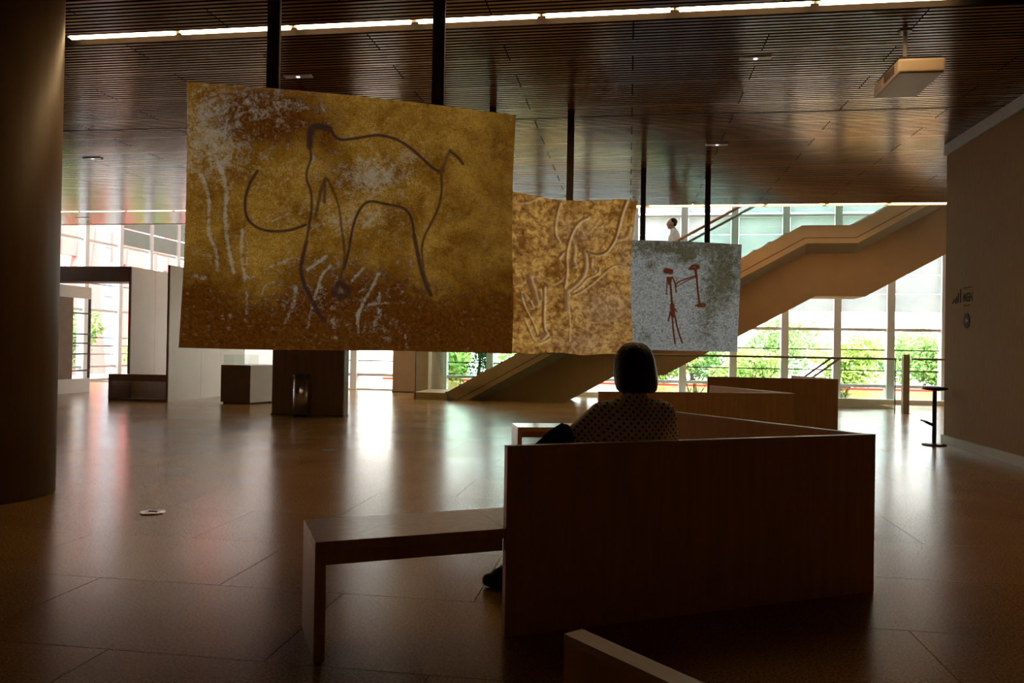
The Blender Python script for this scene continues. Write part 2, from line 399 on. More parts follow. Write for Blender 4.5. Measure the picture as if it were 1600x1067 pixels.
# ------------------------------------------------------------------ walls
w = MB(); w.box(4.22, 4.5, -5.0, 11.28, 0.0, 3.88)
wall_right = struct(w.build('wall_right', 'wall_cloth'))
struct(MB().box(4.19, 4.5, -5.0, 11.30, 3.88, 4.03).build('trim_1', 'pale_trim'))
struct(MB().box(4.19, 4.22, -5.0, 11.30, 0.0, 0.115).build('baseboard_right', 'pale_trim'))
struct(MB().box(4.5, 10.2, 11.0, 11.28, 0.0, 4.1).build('wall_alcove', 'plaster_warm'))
struct(MB().box(10.0, 10.2, 11.28, 19.95, 0.0, 9.2).build('wall_atrium_right', 'render_white'))
struct(MB().box(-16.2, 10.2, -5.2, -5.0, 0.0, 4.4).build('wall_back', 'plaster_bounce'))
struct(MB().box(-16.2, -16.0, -5.0, 13.06, 0.0, 4.4).build('wall_left', 'plaster_bounce'))
struct(MB().box(-9.0, -8.8, 20.0, 30.0, 0.0, 9.2).build('wall_return', 'render_white'))
struct(MB().box(-16.2, -8.8, 30.0, 30.2, 0.0, 9.2).build('wall_far', 'render_white'))
rf = MB(); rf.box(-16.2, 10.4, 15.6, 20.3, 9.0, 9.3); rf.box(-16.2, -8.8, 20.3, 30.2, 9.0, 9.3)
struct(rf.build('roof', 'render_white'))
uw = MB(); uw.box(-6.5, 10.0, 15.6, 15.75, ZC+0.4, 9.0); uw.box(-16.2, -6.5, 17.25, 17.4, ZC+0.4, 9.0); uw.box(-6.65, -6.5, 15.75, 17.25, ZC+0.4, 9.0)
struct(uw.build('wall_upper', 'render_white'))

# sign on the right wall
sg = empty('wall_sign', (4.219, 10.6, 1.85)); tag(sg, 'dark museum logo reading MEH on the beige right wall', 'sign')
def onwall(y, z): return (0, y-10.6, z-1.85)
tx = bpy.data.curves.new('letters', 'FONT'); tx.body = 'MEH'; tx.size = 0.155; tx.extrude = 0.001; tx.offset = 0.0025
to = bpy.data.objects.new('letters_src', tx); COL.objects.link(to)
dg = bpy.context.evaluated_depsgraph_get(); me = bpy.data.meshes.new_from_object(to.evaluated_get(dg)); bpy.data.objects.remove(to)
me.materials.clear(); me.materials.append(MATS['ink_black'])
xs = [v.co.x for v in me.vertices]; wd = max(xs)-min(xs); x0 = min(xs)
for v in me.vertices: v.co = Vector((-0.0015-v.co.z, -(v.co.x-x0)*0.265/wd + 10.70-10.6, v.co.y + 1.868-1.85))
lo = inst('letters', me, sg); lo['label'] = 'black capital letters MEH'
for i, (yy, hh, tl) in enumerate(((11.05, 0.055, 0.10), (10.965, 0.085, 0.075), (10.885, 0.125, 0.045), (10.80, 0.175, 0.012))):
    y, z = yy-10.6, 1.865-1.85
    MB().prism([(y, z), (y-0.026, z), (y-0.026-tl*0.6, z+hh), (y-tl*0.6, z+hh)], 'x', -0.004, -0.0005).build('rising_bar', 'ink_black', sg)
for nm, zz, nb in (('caption_line', 2.035, 9), ('caption_line', 1.812, 7)):
    c = MB(); yy = 10.695
    for q in range(nb):
        ww = (0.018, 0.026, 0.014)[q % 3]; c.box(-0.0035, -0.0005, yy-ww-10.6, yy-10.6, zz-1.85, zz+0.020-1.85); yy -= ww+0.010
    c.build(nm, 'ink_brown', sg)
ds = empty('arrow_sign', (4.219, 10.592, 1.626)); tag(ds, 'round black arrow sign below the museum logo on the right wall', 'sign')
c = MB(); c.prism([(0.088*math.cos(a), 0.095*math.sin(a)) for a in np.linspace(0, 2*math.pi, 33)[:-1]], 'x', -0.006, -0.0005); c.build('disc', 'ink_black', ds)
c = MB(); c.prism([(0.042, 0.0), (0.0, 0.042), (0.0, 0.016), (-0.045, 0.016), (-0.045, -0.016), (0.0, -0.016), (0.0, -0.042)], 'x', -0.0075, -0.006); c.build('arrow', 'mark_pale', ds)

# ------------------------------------------------------------------ glazed facades
def bay(n, org, axis, width, rows, bars, blinds, grey, zt):
    """one bay of glazing; axis 'x' (far) or 'y' (left); local t runs along the facade"""
    wnd = struct(empty('window_%d' % n, org))
    def bx(t0, t1, d0, d1, z0, z1):
        return MB().box(t0, t1, d0, d1, z0, z1) if axis == 'x' else MB().box(-d1, -d0, t0, t1, z0, z1)
    bx(-0.085, 0.085, -0.14, 0.10, 0.0, zt).build('mullion', 'frame_white', wnd)
    for i in range(len(rows)-1):
        z0, z1 = rows[i]+0.035, rows[i+1]-0.035
        bx(0.085, width-0.085, 0.0, 0.012, z0, z1).build('glass_pane', 'window_glass', wnd)
        bx(0.085, width-0.085, -0.06, 0.06, z1, z1+0.07).build('transom', 'frame_white', wnd)
    bx(0.085, width-0.085, -0.06, 0.06, 0.0, rows[0]+0.035).build('sill', 'frame_white', wnd)
    for z in bars: bx(0.085, width-0.085, 0.03, 0.05, z-0.013, z+0.013).build('safety_bar', 'frame_dark', wnd)
    for z0, z1 in blinds: bx(0.10, width-0.10, -0.10, -0.085, z0+0.008, z1-0.008).build('blind_panel', 'blind_white', wnd)
    for z0, z1 in grey: bx(0.10, width-0.10, -0.10, -0.07, z0+0.01, z1-0.01).build('blind_panel', 'blind_grey', wnd)
    return wnd
FX, FYY = 1.22, 19.98
nb = 0
for k in range(-9, 7):
    nb += 1; x = 2.56 + FX*k
    bay(nb, (x, FYY, 0), 'x', FX, [0.0, 0.40, 1.76, 4.54, 9.0], [0.77, 1.27],
        [(2.18, 2.62), (2.62, 3.08), (3.08, 4.07), (4.07, 4.50), (4.6, 6.2), (6.2, 9.0)], [], 9.0)
for k in range(-5, 6):
    nb += 1; y = 20.96 + 1.58*k
    gy = [(4.22, 4.75), (4.77, 6.2)] if k in (1, 2, 3) else []
    bay(nb, (-16.0, y, 0), 'y', 1.58, [0.0, 0.40, 2.10, 4.17, 6.4, 9.0], [0.77, 1.27, 1.02, 2.9], [], gy, 9.0)
kb = struct(MB().box(-3.2, 10.0, 19.55, 19.8, 0.0, 0.10).build('trim_2', 'render_white'))

# ------------------------------------------------------------------ columns
def tagcol(o, l): return tag(o, l, 'column')
t = empty('round_column', (-4.95, 5.3, 0))
c = MB(); c.smooth = True; c.lathe([(0.56, 0.0), (0.56, ZC+0.07)], seg=64); c.build('shaft', 'column_veneer', t)
c = MB(); a = R(-58)
c.smooth = False; p = Vector((math.cos(a), math.sin(a)))*0.5605; c.tube([(p.x, p.y, 0.0), (p.x, p.y, ZC)], 0.004, 6); c.build('seam', 'bar_dark', t)
tagcol(t, 'massive dark round column at the left edge in the foreground')
t = empty('square_column', (-5.25, 12.42, 0)); MB().box(-0.63, 0.63, -0.12, 0.12, 0, ZC+0.07).build('shaft', 'column_veneer', t, 0.03, 3)
MB().box(-0.633, 0.633, -0.123, 0.123, 0, 0.03).build('base_strip', 'bar_dark', t)
tagcol(t, 'wide flat brown pillar behind the steel bin')
t = empty('square_column', (-5.45, 19.45, 0)); MB().box(-0.47, 0.47, -0.28, 0.28, 0, 9.0).build('shaft', 'plaster_warm', t, 0.03, 3)
MB().box(-0.473, 0.473, -0.283, 0.283, 0, 0.03).build('base_strip', 'bar_dark', t)
tagcol(t, 'narrow lighter brown column in front of the far windows')
t = empty('round_column', (-4.58, 18.55, 0)); c = MB(); c.smooth = True; c.lathe([(0.155, 0), (0.155, 9.0)], seg=32); c.build('shaft', 'frame_white', t)
MB().lathe([(0.17, 0), (0.17, 0.03)], seg=32).build('base_plate', 'steel', t)
tagcol(t, 'slim white round column behind the glass balustrade beside the stair foot')

# ------------------------------------------------------------------ stair
TAN = 0.557
topl = [(-4.02, 0.15), (-0.60, 2.08), (0.40, 2.08), (3.55, 3.84), (4.56, 3.84), (9.6, 6.70)]
sh = math.tan(math.atan(TAN)/2)
def offp(d, lo=None):
    return [(x + d*sh, z - d) if 0 < i < len(topl)-1 else
            ((x + d*(sh + 1/TAN)*0 + d*sh, z-d)) for i, (x, z) in enumerate(topl)]
def clipfloor(pl, z0=0.0):
    """drop the part of a rising polyline under the floor"""
    out = []
    for (xa, za), (xb, zb) in zip(pl[:-1], pl[1:]):
        if zb <= z0: continue
        if za < z0:
            f = (z0-za)/(zb-za); out.append((xa+(xb-xa)*f, z0))
        elif not out: out.append((xa, za))
        out.append((xb, zb))
    return out
st = empty('staircase', (0, 17, 0)); tag(st, 'orange-brown staircase rising to the right through the far hall', 'staircase')
def band(name, d0, d1, y0, y1, mat):
    a = clipfloor(offp(d0)); b = clipfloor(offp(d1))
    return MB().prism([(p[0], p[1]) for p in a] + [(p[0], p[1]) for p in reversed(b)], 'y', y0, y1).build(name, mat, st)
for yy, s in ((0.0, 1), (1.62, -1)):
    band('parapet_panel', 0.0, 0.255, yy, yy+0.06, 'stair_panel')
    band('shadow_gap', 0.255, 0.27, yy+0.02, yy+0.05, 'bar_dark')
    band('fascia', 0.27, 0.375, yy, yy+0.06, 'stair_panel')
# sloping underside between fascia and beam
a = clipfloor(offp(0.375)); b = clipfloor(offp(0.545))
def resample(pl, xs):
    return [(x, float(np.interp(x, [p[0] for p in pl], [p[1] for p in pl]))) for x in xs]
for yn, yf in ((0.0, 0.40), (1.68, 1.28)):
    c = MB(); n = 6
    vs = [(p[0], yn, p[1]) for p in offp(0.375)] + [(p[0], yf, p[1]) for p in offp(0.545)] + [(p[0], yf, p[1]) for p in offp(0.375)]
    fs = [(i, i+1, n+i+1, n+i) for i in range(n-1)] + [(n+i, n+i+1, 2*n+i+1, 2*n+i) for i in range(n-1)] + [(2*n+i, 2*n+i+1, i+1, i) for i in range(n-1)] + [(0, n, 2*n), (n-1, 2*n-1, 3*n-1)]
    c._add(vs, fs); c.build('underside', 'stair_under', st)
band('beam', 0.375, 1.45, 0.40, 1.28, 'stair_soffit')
# treads
segs = [((-4.02, 0.15-0.15), (-0.60, 2.08-0.15)), ((0.40, 2.08-0.15), (3.55, 3.84-0.15)), ((4.56, 3.84-0.15), (8.4, 5.83))]
TR = []
for (xa, za), (xb, zb) in segs:
    nst = round((zb-za)/0.175)
    for i in range(nst):
        dx = (xb-xa)/nst; dz = (zb-za)/nst
        TR.append((xa+dx*i, xa+dx*(i+1), za+dz*(i+1)))
TR += [(-0.60, 0.40, 1.93), (3.55, 4.56, 3.69)]
for x0, x1, z in TR: MB().box(x0-0.02, x1, 0.06, 1.62, z-0.20, z).build('tread', 'stair_under', st)
for yy, mt in ((0.02, 'handrail_wood'), (1.64, 'handrail_brown')):
    rl = [(p[0]-0.97*sh, yy, p[1]+0.97) for p in topl]
    gl = [(p[0], p[1]) for p in topl] + [(p[0]-0.97*sh, p[1]+0.955) for p in reversed(topl)]
    MB().prism(gl, 'y', yy+0.005, yy+0.019).build('glass_side', 'rail_glass', st)
    MB().tube(rl, 0.030, 10).build('handrail', mt, st)
MB().box(-4.75, -3.98, 17.0-17, 18.4-17, 0, 0.15).build('bottom_plinth', 'stair_panel', st)

# glass balustrade along the stair void
gb = empty('glass_balustrade', (0, 16.7, 0)); tag(gb, 'long green-tinted glass balustrade with dark top rail before the stair', 'balustrade')
xs = [-4.62, -2.55, -0.48, 1.58, 3.45, 5.32]
for x0, x1 in zip(xs[:-1], xs[1:]): MB().box(x0+0.006, x1-0.006, -0.008, 0.008, 0.0, 1.07).build('glass_panel', 'rail_glass', gb)
MB().tube([(-4.62, 0, 1.085), (5.34, 0, 1.085)], 0.022, 10).build('top_rail', 'handrail_brown', gb)
c = MB(); c.box(-4.63, -4.615, -0.012, 0.012, 0, 1.07); c.build('end_edge', 'frame_dark', gb)
c = MB(); c.box(5.315, 5.33, -0.012, 0.012, 0, 1.07); c.build('end_edge', 'frame_dark', gb)
gp = empty('railing_post', (5.47, 16.55, 0)); tag(gp, 'grey upright post at the right end of the glass balustrade', 'post')
MB().box(-0.06, 0.06, -0.06, 0.06, 0, 1.18).build('shaft', 'post_grey', gp, 0.006); MB().box(-0.08, 0.08, -0.08, 0.08, 0, 0.012).build('base_plate', 'steel', gp)
gr2 = empty('wall_railing', (6.6, 16.6, 0)); tag(gr2, 'short rail running right from the grey post toward the wall', 'railing')
MB().tube([(-1.0, 0, 1.09), (2.2, 0, 1.09)], 0.02, 10).build('rail', 'handrail_brown', gr2)
for x in (2.0,): MB().tube([(x, 0, 0), (x, 0, 1.09)], 0.02, 8).build('upright', 'post_grey', gr2)
for nm, x1, y, lb in (('stair_handrail', 4.22, 17.25, 'sloping handrail left of its twin behind the glass balustrade'), ('stair_handrail', 4.49, 17.6, 'sloping handrail right of its twin behind the glass balustrade')):
    t = empty(nm, (x1, y, 0)); tag(t, lb, 'handrail', 'handrails of the flight going down')
    MB().tube([(0.0, 0, 1.075), (-1.40, 0, 0.0)], 0.022, 8).build('rail', 'handrail_brown', t); MB().tube([(0.0, 0, 1.075), (0.10, 0, 1.075)], 0.022, 8).build('rail_end', 'handrail_brown', t)
t = empty('stair_upstand', (4.9, 17.95, 0)); tag(t, 'low pale kerb block with sloping end behind the balustrade', 'kerb')
MB().prism([(-2.2, 0), (0.85, 0), (0.0, 0.20), (-2.2, 0.20)], 'y', -0.1, 0.1).build('kerb_block', 'render_white', t)

# ------------------------------------------------------------------ hanging projection screens with rock-art pictures
def seg_dist(px, py, pl):
    d = np.full(px.shape, 1e9)
    for (xa, ya), (xb, yb) in zip(pl[:-1], pl[1:]):
        vx, vy = xb-xa, yb-ya; l2 = vx*vx+vy*vy+1e-9
        t = np.clip(((px-xa)*vx + (py-ya)*vy)/l2, 0, 1)
        d = np.minimum(d, np.hypot(px-(xa+t*vx), py-(ya+t*vy)))
    return d
def smooth(pl, n=6):
    """Catmull-Rom through the drawn points"""
    P = [np.array(p, float) for p in pl]; P = [2*P[0]-P[1]] + P + [2*P[-1]-P[-2]]; out = []
    for i in range(1, len(P)-2):
        for k in range(n):
            t = k/n; a, b, c_, d = P[i-1], P[i], P[i+1], P[i+2]
            out.append(0.5*((2*b) + (c_-a)*t + (2*a-5*b+4*c_-d)*t*t + (3*b-a-3*c_+d)*t**3))
    out.append(P[-2]); return out
def lines(px, py, items):
    """items: (points, halfwidth, strength) -> max mask"""
    o = np.zeros(px.shape)
    for pl, hw, s in items:
        d = seg_dist(px, py, smooth(pl) if len(pl) > 2 else pl)
        o = np.maximum(o, s*np.clip(1.5 - d/hw, 0, 1))
    return o
def blob(px, py, c, r): return np.exp(-(((px-c[0])/r[0])**2 + ((py-c[1])/r[1])**2))

def screen(name, corners, quad, nx, ny, art, mat, label, bend, posts, thick=0.035, edge=None):
    """corners TL,TR,BR,BL in metres; quad = the same corners in the drawing's own units"""
    TLc, TRc, BRc, BLc = [Vector(c) for c in corners]
    base = (BLc+BRc)/2; root = empty(name, base)
    nrm = (TRc-TLc).cross(BLc-TLc).normalized()
    if nrm.y > 0: nrm = -nrm                        # towards the viewer
    U, V = np.meshgrid(np.linspace(0, 1, nx), np.linspace(0, 1, ny))     # V from top
    def bil(q):
        q = [np.array(a, float) for a in q]
        return [((1-U)*(1-V))*q[0][k] + (U*(1-V))*q[1][k] + (U*V)*q[2][k] + ((1-U)*V)*q[3][k] for k in range(len(q[0]))]
    X, Yc, Z = bil(corners); px, py = bil(quad)
    dx, dn, dz = bend(U, V)
    right = (TRc-TLc).normalized()
    X = X + nrm.x*dn + right.x*dx; Yc = Yc + nrm.y*dn + right.y*dx; Z = Z + nrm.z*dn + dz
    co = np.stack([X-base.x, Yc-base.y, Z-base.z], -1).reshape(-1, 3)
    idx = np.arange(nx*ny).reshape(ny, nx)
    f = np.stack([idx[:-1, :-1], idx[1:, :-1], idx[1:, 1:], idx[:-1, 1:]], -1).reshape(-1, 4)
    me = bpy.data.meshes.new('picture'); me.from_pydata(co.tolist(), [], f.tolist())
    col = np.ones((nx*ny, 4), np.float32); a = art(px, py)
    for k in range(3): col[:, k] = np.clip(a[k], 0, 1).reshape(-1)
    at = me.color_attributes.new('art', 'FLOAT_COLOR', 'POINT'); at.data.foreach_set('color', col.ravel())
    u2 = me.attributes.new('pic', 'FLOAT_VECTOR', 'POINT')
    wd = (TRc-TLc).length; hg = (TLc-BLc).length
    u2.data.foreach_set('vector', np.stack([U*wd, V*hg, 0*U], -1).astype(np.float32).ravel())
    me.materials.append(MATS[mat]); me.polygons.foreach_set('use_smooth', [True]*len(me.polygons))
    po = inst('picture', me, root); po['label'] = 'projected rock-art picture'
    # dark board behind: coarse copy pushed back, closed to a slab
    s = max(1, nx//40); su = list(range(0, nx, s)); sv = list(range(0, ny, s))
    if su[-1] != nx-1: su.append(nx-1)
    if sv[-1] != ny-1: sv.append(ny-1)
    C3 = co.reshape(ny, nx, 3); mb = MB(); n1, n2 = len(sv), len(su)
    fr = [Vector(C3[j, i]) - nrm*0.004 for j in sv for i in su]; bk = [p - nrm*thick for p in fr]
    Lid = lambda j, i, b: b*n1*n2 + j*n2 + i; fs = []
    for j in range(n1-1):
        for i in range(n2-1):
            fs.append((Lid(j,i,0), Lid(j+1,i,0), Lid(j+1,i+1,0), Lid(j,i+1,0))); fs.append((Lid(j,i+1,1), Lid(j+1,i+1,1), Lid(j+1,i,1), Lid(j,i,1)))
    for j in range(n1-1):
        fs.append((Lid(j,0,0), Lid(j,0,1), Lid(j+1,0,1), Lid(j+1,0,0))); fs.append((Lid(j,n2-1,1), Lid(j,n2-1,0), Lid(j+1,n2-1,0), Lid(j+1,n2-1,1)))
    for i in range(n2-1):
        fs.append((Lid(0,i,1), Lid(0,i,0), Lid(0,i+1,0), Lid(0,i+1,1))); fs.append((Lid(n1-1,i,0), Lid(n1-1,i,1), Lid(n1-1,i+1,1), Lid(n1-1,i+1,0)))
    mb._add(fr+bk, fs); mb.build('backing_board', 'bar_dark', root)
    for (x, y, z) in posts:
        MB().box(x-0.041-base.x, x+0.041-base.x, y-0.012-base.y, y+0.012-base.y, z-0.5-base.z, ZC+0.06-base.z).build('hanger_bar', 'bar_dark', root)
    tag(root, label, 'screen'); return root

def artmat(name, build, strength):
    """screen picture: reflects room light and shows the projected picture"""
    mt, nt, out = newmat(name)
    at = N(nt, 'ShaderNodeAttribute', attribute_name='art'); sp = N(nt, 'ShaderNodeSeparateColor'); L(nt, at.outputs['Color'], sp.inputs[0])
    uv = N(nt, 'ShaderNodeAttribute', attribute_name='pic')
    def noise(scale, detail=5, rough=0.6, dist=0.0):
        n = N(nt, 'ShaderNodeTexNoise'); n.inputs['Scale'].default_value = scale; n.inputs['Detail'].default_value = detail
        n.inputs['Roughness'].default_value = rough; n.inputs['Distortion'].default_value = dist
        L(nt, uv.outputs['Vector'], n.inputs['Vector']); return n.outputs[0]
    c = build(nt, sp.outputs, noise)
    e = N(nt, 'ShaderNodeEmission'); e.inputs[1].default_value = strength; L(nt, c, e.inputs[0])
    d = N(nt, 'ShaderNodeBsdfDiffuse'); d.inputs[0].default_value = (0.12, 0.11, 0.10, 1)
    ad = N(nt, 'ShaderNodeAddShader'); L(nt, e.outputs[0], ad.inputs[0]); L(nt, d.outputs[0], ad.inputs[1]); L(nt, ad.outputs[0], out.inputs[0])
def gate(nt, src, lo, hi): return ramp(nt, src, [(lo, (0, 0, 0)), (hi, (1, 1, 1))])
def lum(nt, c):
    n = N(nt, 'ShaderNodeRGBToBW'); L(nt, c, n.inputs[0]); return n.outputs[0]

# --- picture 1: mammoth outline on ochre rock (drawing units: 1299 x 1067)
def art1(px, py):
    ink = [([(487,275),(489,240),(505,213),(530,205)], 10, 1), ([(505,213),(530,204),(560,216),(578,244),(600,256),(640,254),(690,246),(740,241),(800,255),(850,282),(900,322),(940,356),(965,370)], 6, .95),
           ([(489,280),(492,225),(515,208),(560,218)], 15, .75),
           ([(965,372),(985,352),(1000,312),(1010,294)], 10, .5), ([(1010,296),(1040,318),(1062,342)], 7, .75), ([(975,375),(985,365)], 10, .5),
           ([(488,270),(493,320),(480,362),(478,396),(492,440),(495,500),(486,560),(476,620)], 6, .7), ([(476,620),(460,690),(457,730),(470,780),(495,830),(520,880),(540,905)], 9, .8),
           ([(305,365),(278,410),(263,460),(263,512),(277,546),(312,572),(360,582),(420,578),(474,560)], 6, .9), ([(305,365),(285,395),(266,450)], 8, .5),
           ([(545,395),(528,440),(517,490),(510,525)], 9, .6), ([(542,420),(540,480)], 8, .6),
           ([(553,398),(580,460),(595,512),(600,560),(608,620),(612,680),(600,740),(588,780)], 6, .6), ([(588,775),(578,812),(612,818),(624,795),(600,775)], 13, .75),
           ([(610,720),(628,650),(640,582),(656,530),(680,492),(710,479),(760,488),(820,500),(850,521),(865,560),(870,600)], 6, .85), ([(870,600),(880,650),(895,720),(910,770),(932,815)], 10, .8),
           ([(977,385),(978,440),(965,500),(935,560),(908,610),(898,660)], 6, .7), ([(898,640),(902,690),(908,740),(926,785)], 6, .6), ([(895,760),(900,812)], 12, .35)]
    ch = [([(112,375),(133,440),(137,520),(137,590),(160,650),(166,722)], 6, .75), ([(173,335),(195,420),(193,520),(197,600),(222,730)], 7, .9), ([(252,575),(250,680),(262,752)], 6, .8), ([(268,620),(270,740),(290,745)], 4, .5),
          ([(265,750),(268,850),(262,910)], 6, .35), ([(140,850),(140,960)], 7, .25), ([(210,860),(205,950)], 6, .25), ([(480,722),(545,675)], 6, .8), ([(640,762),(682,718)], 5, .7), ([(565,705),(530,745),(508,812)], 5, .6),
          ([(735,740),(705,800),(680,840),(660,890),(660,948)], 6, .75), ([(440,790),(425,860),(400,910)], 7, .45), ([(355,545),(410,520)], 4, .6), ([(350,710),(420,680)], 5, .6), ([(680,570),(730,530)], 5, .5),
          ([(400,405),(470,340)], 3, .4), ([(700,850),(770,845)], 5, .6), ([(740,810),(735,880)], 6, .5), ([(505,810),(480,930)], 5, .35), ([(320,810),(330,780),(360,765)], 4, .6), ([(860,640),(855,800)], 4, .25),
          ([(570,900),(580,970)], 7, .4), ([(830,920),(838,1000)], 5, .35), ([(90,740),(125,752)], 9, .6), ([(90,655),(160,690)], 14, .35), ([(880,690),(780,690)], 3, .2)]
    rng = np.random.RandomState(3)
    for _ in range(70):
        x, y = rng.uniform(60, 1150), rng.uniform(480, 1000); l = rng.uniform(15, 60); an = rng.uniform(-1.4, -0.5)
        ch.append(([(x, y), (x+l*math.cos(an), y+l*math.sin(an))], 2.2, rng.uniform(.12, .4)))
    c = lines(px, py, ch)
    c = np.maximum(c, .0) + .75*blob(px, py, (720, 390), (120, 65)) + .50*blob(px, py, (130, 190), (95, 170)) + .4*blob(px, py, (640, 540), (220, 60)) + .35*blob(px, py, (330, 120), (180, 70)) + .3*blob(px, py, (560, 790), (260, 130)) + .35*blob(px, py, (860, 310), (60, 40)) + .35*blob(px, py, (495, 375), (30, 40)) + .3*blob(px, py, (740, 940), (60, 60)) + .35*blob(px, py, (180, 300), (140, 120)) + .15*blob(px, py, (500, 300), (420, 300))
    r = 1.25*blob(px, py, (330, 165), (190, 110)) + .5*blob(px, py, (550, 270), (60, 90)) + 1.15/(1+np.exp(-(py-800-60*np.sin(px/140.))/60)) + .35*blob(px, py, (1200, 560), (150, 350)) + .3*blob(px, py, (1230, 250), (80, 120)) + .25*blob(px, py, (640, 390), (110, 60)) + .4*blob(px, py, (120, 800), (120, 160))
    return lines(px, py, [(p, hw*.8, s_) for p, hw, s_ in ink]), c, r
def mat1(nt, ch, noise):
    fine = noise(120, 5, .75); mid = noise(16, 8, .72, .5); big = noise(3.2, 6, .62, .5); spk = noise(45, 6, .8, .6)
    sw = lambda n, k: math_(nt, 'MULTIPLY', math_(nt, 'SUBTRACT', n, .5), k)
    add = lambda *a: a[0] if len(a) == 1 else math_(nt, 'ADD', a[0], add(*a[1:]))
    c = mixc(nt, lum(nt, gate(nt, add(big, sw(mid, .5)), .36, .66)), (0.150, 0.060, 0.004), (0.320, 0.165, 0.020))
    c = mixc(nt, lum(nt, gate(nt, add(fine, sw(spk, .6)), .38, .68)), mixc(nt, 1.0, c, (.62, .58, .5), 'MULTIPLY'), mixc(nt, 1.0, c, (1.6, 1.7, 2.3), 'MULTIPLY'))
    rz = gate(nt, add(ch[2], sw(mid, 1.8), sw(spk, .8)), .22, .70)
    c = mixc(nt, math_(nt, 'MULTIPLY', lum(nt, rz), .92), c, mixc(nt, lum(nt, gate(nt, spk, .4, .62)), (0.045, 0.010, 0.001), (0.115, 0.032, 0.002)))
    k = gate(nt, add(ch[1], sw(mid, 2.6), sw(spk, 2.2), sw(fine, 1.2)), .34, 1.0)
    c = mixc(nt, math_(nt, 'MULTIPLY', lum(nt, k), .62), c, (0.38, 0.34, 0.25))
    i = gate(nt, add(ch[0], sw(fine, 1.3), sw(spk, .8)), .15, .70)
    return mixc(nt, math_(nt, 'MULTIPLY', lum(nt, i), .90), c, (0.034, 0.015, 0.012))
artmat('picture_mammoth', mat1, 0.215)
def bend1(U, V):
    dn = 0.03*np.sin(np.pi*V)*(U-0.5)*2 + 0.02*np.cos(np.pi*U*1.0)*0
    dx = -0.022*np.exp(-((U-1)/.25)**2)*np.sin(np.pi*np.clip(V*1.25, 0, 1)) + 0.012*np.exp(-(U/.2)**2)*np.sin(np.pi*V)
    dz = 0.020*np.sin(np.pi*U)*(1-V) - 0.004*np.sin(7*U)*V
    return dx, dn, dz
screen('hanging_screen', [(-2.625, 4.299, 2.746), (-0.765, 5.133, 2.743), (-0.766, 5.144, 1.157), (-2.649, 4.307, 1.163)],
       [(75, 42), (1268, 160), (1252, 1025), (43, 1003)], 340, 290, art1, 'picture_mammoth',
       'largest hanging screen, ochre picture of a mammoth outline', bend1, [(-2.205, 4.56, 2.75), (-1.262, 4.985, 2.75)])

# --- picture 2: carved horse and stag relief on sandstone
def art2(px, py):
    eng = [([(345,95),(327,160),(316,230),(318,290),(342,335)], 8, .8), ([(515,180),(470,202),(430,250),(405,310),(390,370),(384,430),(386,500),(380,560),(372,610)], 8, .9),
           ([(742,85),(722,160),(706,240),(690,310),(665,358),(630,392),(590,404),(540,396),(510,384)], 9, 1), ([(490,385),(500,440),(495,500),(470,550),(432,590),(405,610)], 13, .9),
           ([(430,350),(432,390),(425,440),(438,470)], 12, .8), ([(340,430),(362,400),(385,385)], 8, .8), ([(540,430),(535,480),(560,505)], 10, .8), ([(588,485),(574,518),(512,545),(470,590),(425,625)], 6, .8),
           ([(780,480),(730,471),(690,476),(640,502),(560,562),(490,612),(430,645)], 6, .7), ([(775,250),(760,300),(715,315)], 13, .8),
           ([(80,600),(118,590),(148,548),(205,540),(240,562),(300,585),(340,568),(380,530)], 5, .55), ([(160,545),(178,600),(195,650),(208,700)], 17, .9), ([(112,632),(122,690),(150,750),(188,820),(215,895)], 6, .8),
           ([(250,610),(250,690),(247,780),(252,850),(268,885)], 9, .9), ([(225,640),(232,670)], 15, .9), ([(130,650),(145,670)], 12, .8), ([(165,680),(185,720),(165,725)], 5, .7),
           ([(128,780),(165,860),(192,915),(235,928),(282,908)], 6, .7), ([(225,890),(262,880),(240,905)], 14, .9), ([(385,625),(383,680),(385,740)], 15, .8), ([(400,640),(398,740),(405,840),(400,920)], 5, .6), ([(585,195),(540,250),(505,280)], 4, .5), ([(470,250),(500,300)], 4, .4), ([(100,130),(160,110),(230,70)], 7, .5)]
    hi = [([(x+11, y+5) for x, y in pl], hw*.9, s) for pl, hw, s in eng]
    z = .8*blob(px, py, (640, 720), (170, 110)) + .6*blob(px, py, (500, 930), (200, 80)) + .4*blob(px, py, (480, 270), (150, 90)) + .4*blob(px, py, (750, 430), (60, 120))
    return lines(px, py, eng), lines(px, py, hi), z
def mat2(nt, ch, noise):
    fine = noise(75, 6, .75, .1); mid = noise(15, 9, .72, .25); big = noise(2.8, 6, .6, .2)
    sw = lambda n, k: math_(nt, 'MULTIPLY', math_(nt, 'SUBTRACT', n, .5), k)
    c = mixc(nt, lum(nt, gate(nt, math_(nt, 'ADD', big, sw(mid, .6)), .38, .60)), (0.20, 0.078, 0.006), (0.52, 0.295, 0.070))
    c = mixc(nt, math_(nt, 'MULTIPLY', ch[2], .85, True), c, (0.47, 0.315, 0.175))
    c = mixc(nt, lum(nt, gate(nt, mid, .40, .60)), mixc(nt, 1.0, c, (.45, .36, .26), 'MULTIPLY'), c)
    c = mixc(nt, lum(nt, gate(nt, fine, .36, .62)), mixc(nt, 1.0, c, (.55, .50, .42), 'MULTIPLY'), mixc(nt, 1.0, c, (1.12, 1.12, 1.15), 'MULTIPLY'))
    c = mixc(nt, math_(nt, 'MULTIPLY', ch[1], .55), c, (0.66, 0.46, 0.22))
    i = gate(nt, math_(nt, 'ADD', ch[0], sw(fine, .9)), .25, .95)
    return mixc(nt, math_(nt, 'MULTIPLY', lum(nt, i), .88), c, (0.075, 0.022, 0.002))
artmat('picture_relief', mat2, 0.33)
